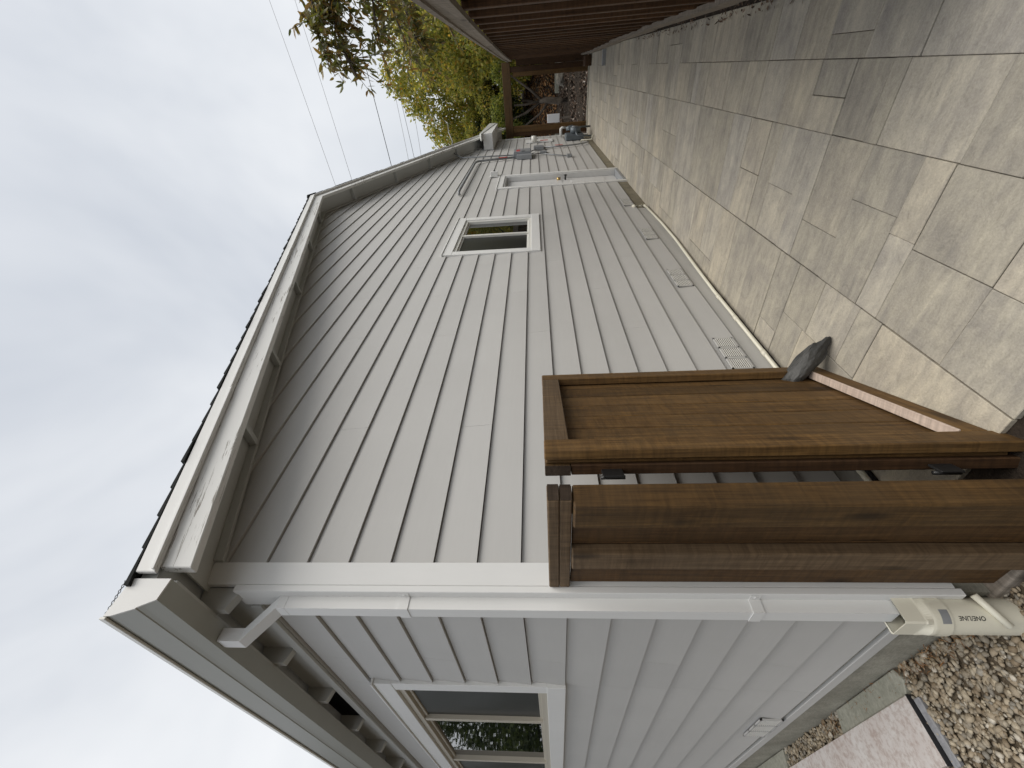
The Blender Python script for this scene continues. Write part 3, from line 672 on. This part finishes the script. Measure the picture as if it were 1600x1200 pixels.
gr = link('gravel', me, 'pebble'); tag(gr, 'brown river gravel beside the front wall', 'gravel', kind='stuff')
me = pebbles(3000, (-2.6, -.85), (-1.2, 3.5), GZ-.004, .018, .034); me.shade_smooth()
gr = link('gravel', me, 'pebble'); tag(gr, 'brown river gravel farther from the front wall', 'gravel', kind='stuff')
sl1 = thing('stone_slab', 'pink speckled stone slab with black edge lying on gravel', 'slab', (-.25, 1.8, GZ))
box('slab', (-.335, -.105), (.735, 3.2), (GZ+.005, GZ+.026), 'pink_stone', sl1, .002); box('edge_strip', (-.338, -.102), (.7305, .7345), (GZ-.005, GZ+.0255), 'black_edge', sl1, 0)
o = box('under_slab', (-.345, -.12), (.69, .730), (GZ-.015, GZ+.008), 'grey_stone', sl1, .004)
for (pts, lb) in (([(-.006, .735), (-.050, .70), (-.100, .74), (-.103, 1.40), (-.006, 1.36)], 'greenish grey flagstone between slab and wall near the downspout'), ([(-.006, 2.25), (-.103, 2.28), (-.103, 2.9), (-.006, 2.9)], 'greenish grey flagstone between slab and wall at the picture edge')):
    o = prism('flagstone', pts, 2, GZ-.02, GZ+.017, 'flagstone', None, .004); tag(o, lb, 'flagstone')
# dry needles and leaf scraps
def scraps(n, xr, yr, zf, ln, wd, mt, name, label, cat='leaves'):
    P = np.stack([rng.uniform(*xr, n), rng.uniform(*yr, n)], 1); a = rng.uniform(0, 6.28, n); l_ = ln*rng.uniform(.5, 1.3, n); w_ = wd*rng.uniform(.6, 1.3, n)
    d = np.stack([np.cos(a), np.sin(a), rng.normal(0, .35, n)], 1); s = np.stack([-np.sin(a), np.cos(a), rng.normal(0, .35, n)], 1)
    c = np.stack([P[:, 0], P[:, 1], np.array([zf(x, y) for x, y in P])+rng.uniform(.002, .015, n)], 1)
    l_ = l_[:, None]; w_ = w_[:, None]
    V = np.stack([c-d*l_/2, c+s*w_/2, c+d*l_/2, c-s*w_/2], 1).reshape(-1, 3); F = np.arange(4*n).reshape(-1, 4)
    o = link(name, npmesh(V, F), mt); return tag(o, label, cat, kind='stuff')
scraps(260, (-.08, -.004), (.2, 1.6), lambda x, y: GZ+.004, .04, .003, 'litter_orange', 'dry_needles', 'thin dry brown needles along the foundation', 'needles')
# ------------------------------------------------------------------ right-hand fence
def fy(x): return float(np.interp(x, [0, 4, 7, 10, 13.2], [-1.835, -1.83, -1.815, -1.765, -1.735]))
def fz(x): return float(np.interp(x, [0, 1.65, 3, 6.9, 13.2], [2.06, 2.115, 2.168, 2.27, 2.30]))
rf = thing('wooden_fence', 'dark brown fence of upright boards running along the patio', 'fence', (6, -1.85, PZ))
x = .2
while x < 12.85:
    if x > .9:
        box('board', (x, x+.234), (fy(x)-.075, fy(x)-.057), (.33, fz(x)+.02), 'darkwoodZ', rf, .002)
        box('board', (x+.2355, x+.469), (fy(x)-.077, fy(x)-.059), (.33, fz(x)+.02), 'darkwoodZ', rf, .002)
        box('batten', (x+.19, x+.285), (fy(x)-.0565, fy(x)-.021), (.33, fz(x)+.02), 'darkwoodZ', rf, .004)
    x += .47
nodes = [.8, 3.2, 5.6, 8.0, 10.4, 12.9]
for a, b in zip(nodes, nodes[1:]):
    def seg(nm, dy0, dy1, za, zb2, h, m):
        ya, yb = fy(a), fy(b)
        vs = [(a+.002, ya+dy0, za), (a+.002, ya+dy1, za), (a+.002, ya+dy1, za+h), (a+.002, ya+dy0, za+h), (b-.002, yb+dy0, zb2), (b-.002, yb+dy1, zb2), (b-.002, yb+dy1, zb2+h), (b-.002, yb+dy0, zb2+h)]
        c = Vector(((a+b)/2, (ya+yb)/2, za))
        return link(nm, mesh([Vector(v)-c for v in vs], [[3, 2, 1, 0], [4, 5, 6, 7], [0, 1, 5, 4], [1, 2, 6, 5], [2, 3, 7, 6], [3, 0, 4, 7]]), m, rf, c)
    seg('top_rail', -.0195, .010, fz(a), fz(b), .095, 'greywoodX'); seg('cap_board', -.10, .022, fz(a)+.0955, fz(b)+.0955, .03, 'greywoodX')
    seg('middle_rail', -.13, -.085, 1.1, 1.1, .09, 'darkwoodX')
    j = nodes.index(a)
    seg('kickboard', -.032, .006, PZ+.006+.01*(j % 2), PZ+.05+.012*(j % 3), .135, 'greywoodX')
    box('post', (a-.045, a+.045), (fy(a)-.17, fy(a)-.08), (.1, fz(a)+.02), 'darkwoodZ', rf, .004)
scraps(420, (2.2, 6.8), (-1.86, -1.75), lambda x, y: PZ+.003, .03, .014, 'litter_dark', 'fallen_leaves', 'small dry leaves along the foot of the fence')
bl = box('metal_block', (9.72, 9.80), (-1.76, -1.50), (PZ, PZ+.07), 'galvanised', None, .004); tag(bl, 'small grey block lying across the patio at the fence', 'block')
# ------------------------------------------------------------------ arbour at the far end
ar = thing('arbour', 'dark brown timber gateway frame at the far end of the patio', 'gateway', (13, -.8, .2))
box('post', (12.9, 12.99), (-1.62, -1.50), (.1, 2.36), 'darkwoodZ', ar, .004); box('post', (12.905, 13.0), (-1.4995, -1.40), (.1, 2.30), 'woodZ', ar, .004)
box('post', (12.9, 12.99), (-.275, -.125), (.1, 2.36), 'woodZ', ar, .004); box('post', (12.91, 13.0), (-.1245, -.02), (.1, 2.36), 'darkwoodZ', ar, .004)
box('beam', (12.88, 13.02), (-1.72, .03), (2.362, 2.58), 'woodY', ar, .005)
box('infill_board', (12.92, 12.945), (-1.80, -1.625), (.35, 2.2), 'darkwoodZ', ar, .003)
fp2 = box('planter_box', (12.2, 12.72), (-1.72, -1.50), (PZ, PZ+.16), 'darkwoodX', None, .01); tag(fp2, 'dark low timber box at the foot of the far fence', 'planter')
# beyond the arbour
tm = thing('garden_edging', 'pale grey timber edging the leafy bank beyond the arbour', 'edging', (17.9, -1, .8))
for a, b in ((-4.2, -2.2), (-2.19, -.75), (-.1, 2.2)): box('sleeper', (17.8, 18.0), (a, b), (.72, .96), 'flagstone', tm, .01)
for (x, y, s, sd, lb) in ((17.0, -1.25, .26, 2, 'long pale boulder below the timber edging, left of pair'), (17.05, -1.78, .22, 4, 'smaller pale boulder below the timber edging, right of pair')):
    o = link('boulder', rockmesh(s*.7, s*1.5, s*.7, sd), 'pale_rock', None, (x, y, ground_z(x, y)+.08)); tag(o, lb, 'boulder')
wb = thing('white_panel', 'small blank white panel on a stake beyond the arbour', 'panel', (15.5, -.3, .5))
box('panel', (15.48, 15.53), (-.30, -.055), (.91, 1.32), 'white_panel', wb, .01); box('stake', (15.535, 15.57), (-.20, -.15), (.45, 1.1), 'greywoodZ', wb, .003)
scraps(9000, (12.8, 18), (-2.8, 1.6), lambda x, y: ground_z(x, y), .09, .05, 'litter_dark', 'fallen_leaves', 'brown dry leaves covering the soil beyond the arbour')
scraps(16000, (17.9, 22), (-5, 5), lambda x, y: ground_z(x, y)+rng.uniform(0, .05), .11, .06, 'litter_orange', 'fallen_leaves', 'orange brown leaves covering the bank beyond the arbour')
# ------------------------------------------------------------------ trees
def leaf_cloud(pts, size, droop=0, long=2.0, fold=.25):
    n = len(pts); d = rng.normal(0, 1, (n, 3)); d[:, 2] -= droop; d /= np.linalg.norm(d, axis=1, keepdims=True)
    t = rng.normal(0, 1, (n, 3)); s = np.cross(d, t); s /= np.linalg.norm(s, axis=1, keepdims=True); nn = np.cross(d, s)
    l_ = (size*rng.uniform(.65, 1.3, n))[:, None]; w_ = l_/long
    V = np.stack([pts, pts+d*l_*.45+s*w_*.5+nn*w_*fold, pts+d*l_, pts+d*l_*.45-s*w_*.5+nn*w_*fold], 1).reshape(-1, 3)
    i = np.arange(n)[:, None]*4; F = np.concatenate([i+[0, 1, 2], i+[0, 2, 3]], 0); return V, F
def clumps(center, rad, nc, cr):
    out_ = []
    while len(out_) < nc:
        p = rng.uniform(-1, 1, 3); r = np.linalg.norm(p)
        if r > 1 or r < .35: continue
        out_.append((np.array(center)+p*np.array(rad), cr*rng.uniform(.6, 1.35)))
    return out_
def cloud_pts(cls, n):
    wts = np.array([c[1]**2 for c in cls]); wts /= wts.sum(); idx = rng.choice(len(cls), n, p=wts)
    q = rng.normal(0, 1, (n, 3)); q /= np.linalg.norm(q, axis=1, keepdims=True); q *= (rng.uniform(.25, 1.0, n)**.6)[:, None]
    C = np.array([c[0] for c in cls]); r = np.array([c[1] for c in cls])
    return C[idx]+q*r[idx][:, None]*[1, 1, .75]
def tree(name, label, cat, base, crown_c, crown_r, nl, size, mt, nc=26, cr=.8, trunk_r=.12, droop=.4, group=None, limbs=7):
    t = thing(name, label, cat, base, group=group); b = Vector(base); cc = Vector(crown_c)
    cls = clumps(crown_c, crown_r, nc, cr); P = cloud_pts(cls, nl); V, F = leaf_cloud(P, size, droop)
    link('crown', npmesh(V-np.array(base), F), mt, t, base)
    geos = []; fork = b.lerp(cc, .38); fork.x += random.uniform(-.1, .1)
    path = [b-Vector((0, 0, .15)), b.lerp(fork, .5)+Vector((random.uniform(-.08, .08), random.uniform(-.08, .08), 0)), fork, cc]
    geos.append(tube_geo(path, [trunk_r*1.25, trunk_r, trunk_r*.8, trunk_r*.25], 8))
    for c, _ in random.sample(cls, min(limbs, len(cls))):
        c = Vector(c); m_ = fork.lerp(c, .5)+Vector((0, 0, .15)); geos.append(tube_geo([fork.lerp(cc, random.uniform(0, .5)), m_, c], [trunk_r*.5, trunk_r*.3, trunk_r*.1], 6))
    multi('trunk', geos, 'bark', t, base, True); return t
GB = 'trees behind the arbour'
tree('broadleaf_tree', 'tall yellow green tree rising behind the arbour beam', 'tree', (22, -1.4, 2.1), (22, -1.6, 5.1), (1.7, 2.0, 2.9), 22000, .16, 'leaf_yellow', 34, .75, .14, group=GB)
tree('broadleaf_tree', 'dense green tree behind the far eave of the house', 'tree', (23.5, 1.4, 2.3), (23.5, 1.2, 4.3), (1.8, 1.9, 2.3), 22000, .16, 'leaf_yellow', 44, .9, .14, group=GB)
tree('broadleaf_tree', 'tall green tree above the fence end, topmost in the group', 'tree', (22.5, -4.2, 2.2), (22.5, -4.2, 5.6), (2.0, 2.2, 3.2), 15000, .16, 'leaf_green', 36, .8, .16, group=GB)
tree('broadleaf_tree', 'yellowing tree low behind the long fence', 'tree', (19.5, -4.6, 1.4), (19.5, -4.6, 3.7), (1.4, 1.7, 1.8), 9000, .14, 'leaf_yellow', 26, .6, .1, group=GB)
tree('conifer_shrub', 'dark evergreen shrub behind the arbour opening', 'shrub', (21, .2, 2.0), (21, .2, 3.2), (1.0, 1.3, 1.1), 7000, .13, 'leaf_dark', 22, .5, .06)
tree('leafy_shrub', 'bright green shrub on the leafy bank behind the arbour', 'shrub', (20.2, -1.7, 1.7), (20.2, -1.7, 2.7), (.8, .9, .8), 5000, .12, 'leaf_yellow', 18, .42, .04)
tree('leafy_shrub', 'low dark green plant by the timber edging', 'shrub', (18.9, -2.3, 1.1), (18.9, -2.3, 1.65), (.5, .55, .45), 2200, .11, 'leaf_green', 12, .3, .03)
tree('broadleaf_tree', 'green tree close behind the long fence near its far end', 'tree', (14.5, -4.0, .3), (14.5, -4.0, 3.9), (1.5, 1.5, 1.9), 11000, .13, 'leaf_yellow', 30, .6, .1, group=GB)
tree('broadleaf_tree', 'large yellow green tree over the long fence, left of the bronze branch', 'tree', (18, -3.2, .9), (18, -3.2, 4.4), (1.7, 1.7, 2.6), 14000, .14, 'leaf_yellow', 34, .7, .12, group=GB)
tree('leafy_shrub', 'wide yellow green shrub under the tall trees behind the beam', 'shrub', (20.5, -.4, 1.8), (20.5, -.4, 3.7), (1.0, 2.2, 1.2), 9000, .12, 'leaf_yellow', 30, .5, .06)
tree('leafy_shrub', 'tall green shrub behind the far eave return', 'shrub', (21, 1.9, 2.0), (21, 1.9, 3.7), (1.0, 1.3, 1.4), 8000, .12, 'leaf_green', 28, .5, .06)
# crooked small tree in front of the bank
ct = thing('crooked_tree', 'small crooked bare trunked tree seen through the arbour', 'tree', (16.2, -.62, ground_z(16.2, -.6)))
g0 = Vector((16.2, -.62, ground_z(16.2, -.6)-.05))
geos = [tube_geo([g0, g0+Vector((0, .02, .35)), g0+Vector((.05, -.03, .75)), g0+Vector((.1, -.02, 1.0))], [.13, .11, .10, .075], 8)]
for d in ([(.1, -.02, .9), (0, -.35, 1.3), (.1, -.75, 1.9), (.2, -.95, 2.4)], [(.1, -.02, 1.0), (.1, .05, 1.5), (.1, .05, 1.9)], [(.1, 0, .95), (.2, .3, 1.5), (.3, .5, 2.1)], [(.05, 0, .7), (.1, .35, 1.0), (.1, .7, 1.6)]):
    geos.append(tube_geo([g0+Vector(q) for q in d], [.055, .045, .03, .02][:len(d)] if len(d) > 3 else [.05, .04, .025], 6))
multi('trunk', geos, 'bark', ct, W[ct], True)
P = cloud_pts([(np.array((16.3, -1.5, 2.9)), .35), (np.array((16.3, -.5, 2.95)), .45), (np.array((16.5, -.1, 3.0)), .4), (np.array((16.3, .15, 2.4)), .3), (np.array((16.3, -1.0, 2.7)), .3)], 2600)
V, F = leaf_cloud(P, .10, .3); link('crown', npmesh(V-np.array(W[ct]), F), 'leaf_green', ct, W[ct])
# near tree hanging over the fence, long bronze leaves on twigs
nt_ = thing('overhanging_tree', 'tree with long bronze green leaves hanging over the fence', 'tree', (6.0, -4.6, .12))
def bez(pts, n=10):
    pts = [np.array(p, float) for p in pts]; o = []
    for t in np.linspace(0, 1, n):
        q = pts[:]
        while len(q) > 1: q = [q[i]*(1-t)+q[i+1]*t for i in range(len(q)-1)]
        o.append(q[0])
    return o
geos = [tube_geo(bez([(6, -4.6, .0), (6.05, -4.5, 1.4), (5.95, -4.35, 2.6), (5.8, -4.1, 3.4)], 8), np.linspace(.14, .07, 8), 8)]
LV = []
def branch(pts, r0, nt, spread, tl, dens, droop=.5):
    path = bez(pts, 14); geos.append(tube_geo(path, np.linspace(r0, r0*.25, 14), 6))
    for k in range(nt):
        t = rng.uniform(.25, 1.0); i = min(12, int(t*13)); s = path[i]
        d = rng.normal(0, 1, 3)*spread; d += (path[min(i+1, 13)]-path[max(0, i-1)])/np.linalg.norm(path[min(i+1, 13)]-path[max(0, i-1)])*.6; d[2] -= droop*.5; d /= np.linalg.norm(d)
        L_ = tl*rng.uniform(.5, 1.2); e = s+d*L_+np.array([0, 0, -droop*.25*L_]); m_ = (s+e)/2+np.array([0, 0, .06*L_])
        tw = bez([s, m_, e], 6); geos.append(tube_geo(tw, np.linspace(.005, .002, 6), 4))
        for j in range(dens):
            u = rng.uniform(.15, 1.0); q = tw[min(5, int(u*6))]+rng.normal(0, .012, 3)
            ld = d*.5+rng.normal(0, .6, 3); ld[2] -= droop; ld /= np.linalg.norm(ld); LV.append((q, ld))
branch([(5.8, -4.1, 3.3), (5.2, -3.1, 3.75), (4.6, -2.2, 3.9), (4.22, -1.62, 3.50)], .035, 62, .45, .36, 17)
branch([(5.2, -3.2, 3.6), (4.85, -2.6, 3.9), (4.45, -2.05, 3.98), (4.25, -1.78, 3.74)], .02, 46, .45, .30, 17)
branch([(5.9, -4.2, 3.1), (5.6, -3.1, 3.45), (5.0, -2.35, 3.45), (4.7, -1.85, 3.34)], .025, 46, .45, .36, 17)
branch([(5.9, -4.2, 3.1), (5.9, -3.2, 3.4), (5.7, -2.3, 3.35), (5.55, -1.85, 3.1)], .03, 50, .5, .40, 17)
branch([(5.9, -4.2, 2.9), (6.3, -3.2, 3.1), (6.2, -2.4, 3.0), (6.0, -1.95, 2.75)], .03, 46, .5, .42, 17)
branch([(5.9, -4.2, 3.2), (6.8, -3.0, 3.8), (6.9, -2.3, 3.8), (6.8, -1.75, 3.45)], .03, 46, .55, .45, 16)
branch([(5.9, -4.3, 3.2), (5.5, -3.6, 4.0), (5.2, -3.0, 4.4), (5.0, -2.5, 4.3)], .03, 34, .5, .4, 16)
multi('trunk', geos, 'bark', nt_, W[nt_], True)
n = len(LV); C = np.array([p for p, _ in LV]); D = np.array([d for _, d in LV]); t = rng.normal(0, 1, (n, 3)); Sx = np.cross(D, t); Sx /= np.linalg.norm(Sx, axis=1, keepdims=True); Nn = np.cross(D, Sx)
l_ = (.092*rng.uniform(.6, 1.25, n))[:, None]; w_ = l_*.33; cv = (rng.uniform(-.15, .35, n))[:, None]
rows = [C, C+D*l_*.3+Sx*w_*.45+Nn*w_*.18, C+D*l_*.3-Sx*w_*.45+Nn*w_*.18, C+D*l_*.32, C+D*l_*.68+Sx*w_*.38-Nn*l_*cv*.2+Nn*w_*.15, C+D*l_*.68-Sx*w_*.38-Nn*l_*cv*.2+Nn*w_*.15, C+D*l_*.7-Nn*l_*cv*.2, C+D*l_-Nn*l_*cv*.5]
V = np.stack(rows, 1).reshape(-1, 3); i = np.arange(n)[:, None]*8
F = np.concatenate([i+f for f in ([0, 1, 3], [0, 3, 2], [1, 4, 3], [4, 6, 3], [3, 6, 2], [6, 5, 2], [4, 7, 6], [6, 7, 5])], 0)
link('crown', npmesh(V-np.array(W[nt_]), F), 'leaf_bronze', nt_, W[nt_])
# neighbouring trees that show in the window panes
GN = 'neighbouring trees across the fence'
for (x, y, h, lb) in ((10.5, -5.2, 5.0, 'leafy tree across the fence mirrored in the gable window'),):
    tree('broadleaf_tree', lb, 'tree', (x, y, .12), (x, y, h*.55), (1.5, 1.3, h*.4), 7000, .18, 'leaf_green', 22, .7, .12, group=GN)
for (x, y, h, lb) in ((-3.0, 14, 7.5, 'garden tree mirrored in the front window, nearest the wall'), (-5.2, 17, 8.0, 'tall garden tree mirrored in the front window, farther out'), (-1.6, 19, 8.5, 'tall garden tree mirrored in the front window, farthest'), (-8.5, 8.5, 5.0, 'broad garden tree facing the front wall')):
    tree('garden_tree', lb, 'tree', (x, y, .12), (x, y, h*.5), (2.0, 2.0, h*.48), 16000, .15, 'leaf_dark', 40, .95, .14, group='front garden trees')
# ------------------------------------------------------------------ service equipment on the far wall
ep = thing('electrical_panel', 'grey electrical panel box with red label on the far wall', 'electrical panel', (9.75, 0, 1.85))
box('case', (9.35, 9.78), (-.13, -.017), (1.86, 2.24), 'galvanised', ep, .006); cv_ = box('cover', (9.36, 9.77), (-.142, -.1305), (1.865, 2.235), 'galvanised', ep, .004)
box('label_sticker', (9.42, 9.62), (-.1435, -.1422), (2.10, 2.18), 'red_label', cv_, 0); box('latch', (9.37, 9.39), (-.15, -.1422), (1.98, 2.06), 'black_metal', cv_, .002)
box('meter_section', (9.15, 9.345), (-.10, -.017), (1.84, 2.16), 'galvanised', ep, .004)
jb = box('junction_box', (10.25, 10.5), (-.09, -.017), (1.56, 1.80), 'galvanised', None, .006); tag(jb, 'small grey junction box right of the electrical panel', 'junction box')
jb = box('outlet_box', (9.02, 9.16), (-.07, -.017), (1.0, 1.1), 'galvanised', None, .005); tag(jb, 'small grey outlet box low on the far wall', 'outlet')
jb = box('outlet_box', (9.80, 9.95), (-.05, -.017), (1.50, 1.66), 'galvanised', None, .005); tag(jb, 'small grey switch box just below the electrical panel', 'outlet')
def conduit(path, r, lb, m='galvanised', lab=None):
    o = tube('conduit', path, r, m, None, 10); return tag(o, lb, 'conduit')
c1 = conduit([(6.25, -.03, 3.0), (6.25, -.07, 3.01), (6.4, -.075, 3.015), (8.85, -.07, 3.03), (9.05, -.06, 3.0), (9.12, -.055, 2.9), (9.25, -.055, 2.2)], .022, 'thick grey conduit running level then dropping to the electrical panel')
c2 = conduit([(10.6, -.28, 3.75), (10.2, -.25, 3.72), (9.9, -.12, 3.62), (9.75, -.05, 3.45), (9.72, -.045, 3.2), (9.62, -.045, 2.24)], .014, 'thin grey conduit coming down from the rake to the panel')
c3 = conduit([(9.6, -.05, 1.86), (9.6, -.05, 1.70), (9.45, -.045, 1.5), (9.1, -.04, 1.10)], .012, 'thin grey conduit below the panel to the outlet box')
c4 = conduit([(10.38, -.05, 1.56), (10.4, -.05, 1.0), (10.55, -.05, .62), (10.75, -.05, .47)], .016, 'grey conduit dropping from the junction box to the ground')
c5 = conduit([(9.8, -.045, 1.95), (10.1, -.045, 1.8), (10.3, -.045, 1.74)], .013, 'short grey conduit joining panel and junction box')
for (x0_, z_) in ((9.195, 2.46), (10.385, 1.2)):
    o = box('label_sticker', (x0_-.03, x0_+.03), (-.082, -.079), (z_-.09, z_+.09), 'red_label', None, 0); o.parent = c1 if z_ > 2 else c4; o.location = o.location-W[o.parent]
gp = thing('wall_plate', 'white plate with round fitting near the far wall corner', 'wall plate', (11.7, 0, 1.3))
box('plate', (11.45, 11.9), (-.04, -.017), (1.30, 2.0), 'trim', gp, .004); tube('fitting', [(11.5, -.04, 1.78), (11.5, -.17, 1.78)], .07, 'vinyl', gp, 14); box('label_sticker', (11.6, 11.72), (-.042, -.0402), (1.42, 1.62), 'red_label', gp, 0)
gmr = thing('gas_meter', 'dark grey gas meter with pipes at the far wall foot', 'gas meter', (11.7, -.2, PZ))
box('case', (11.35, 11.75), (-.16, -.018), (.52, .98), 'meter_grey', gmr, .02)
mt_ = tube('meter_body', [(11.55, -.17, .72), (11.55, -.30, .72)], .13, 'meter_grey', gmr, 18); tube('dial', [(11.55, -.301, .74), (11.55, -.315, .74)], .07, 'galvanised', mt_, 16)
tube('regulator', [(11.78, -.22, .84), (11.78, -.30, .86)], [.10, .09], 'meter_grey', gmr, 16)
tube('gas_pipe', [(11.9, -.25, .2), (11.9, -.25, .86), (11.85, -.25, .9), (11.78, -.25, .9), (11.6, -.25, .9), (11.55, -.24, .85)], .022, 'meter_grey', gmr, 10)
tube('gas_pipe', [(11.35, -.20, .72), (11.2, -.18, .72), (11.17, -.15, .70), (11.17, -.12, .32)], .02, 'meter_grey', gmr, 10)
tube('vent_pipe', [(12.1, -.03, 1.06), (12.1, -.22, 1.06), (12.1, -.24, 1.03), (12.1, -.24, .93)], .035, 'trim', gmr, 10)
pq = tube('drain_tube', [(11.0, -.02, .62), (11.0, -.06, .62), (11.0, -.06, .36), (11.0, -.16, .345)], .018, 'pvc', None, 10); tag(pq, 'white plastic drain tube beside the gas meter', 'pipe')
dlm = thing('door_light', 'white wall light box above the door corner', 'wall light', (7.6, 0, 2.3))
box('base', (7.52, 7.62), (-.035, -.017), (2.44, 2.62), 'trim', dlm, .004); box('housing', (7.53, 7.61), (-.11, -.0355), (2.46, 2.60), 'trim', dlm, .006); tube('sensor', [(7.57, -.111, 2.53), (7.57, -.125, 2.53)], .016, 'black_metal', dlm, 10)
# ------------------------------------------------------------------ overhead wires
def wire(a, b, r, sag, lb, m='wire'):
    a, b = Vector(a), Vector(b); d = b-a; a2 = a-d*1.2; b2 = b+d*1.2
    pts = [a2.lerp(b2, t)-Vector((0, 0, sag*4*t*(1-t)-sag)) for t in np.linspace(0, 1, 17)]
    o = tube('overhead_wire', pts, r, m, None, 5); tag(o, lb, 'wire', 'overhead wires')
wire((32.825, -5.944, 17.691), (26.174, 3.095, 14.09), .011, .12, 'highest overhead wire across the sky', 'wire_pale')
wire((32.886, -5.835, 16.127), (26.406, 2.918, 13.064), .011, .12, 'second highest overhead wire across the sky', 'wire_pale')
wire((31.594, -3.706, 12.33), (26.864, 2.629, 10.543), .02, .1, 'thickest dark overhead wire, third from the top')
wire((29.043, -.131, 10.041), (27.192, 2.328, 9.512), .011, .05, 'fourth overhead wire from the top, beside the tree', 'wire_pale')
wire((28.488, .726, 9.55), (27.25, 2.3, 9.15), .012, .04, 'fifth overhead wire from the top')
wire((28.6, .726, 8.999), (27.343, 2.228, 8.724), .011, .04, 'lowest overhead wire above the far roof', 'wire_pale')
sd_ = tube('service_cable', [(10.75, -.27, 3.78), (13, -.25, 4.25), (18, -.078, 5.131), (26, .3, 6.9)], .012, 'wire_pale', None, 6); tag(sd_, 'pale service cable from the far rake into the trees', 'cable')
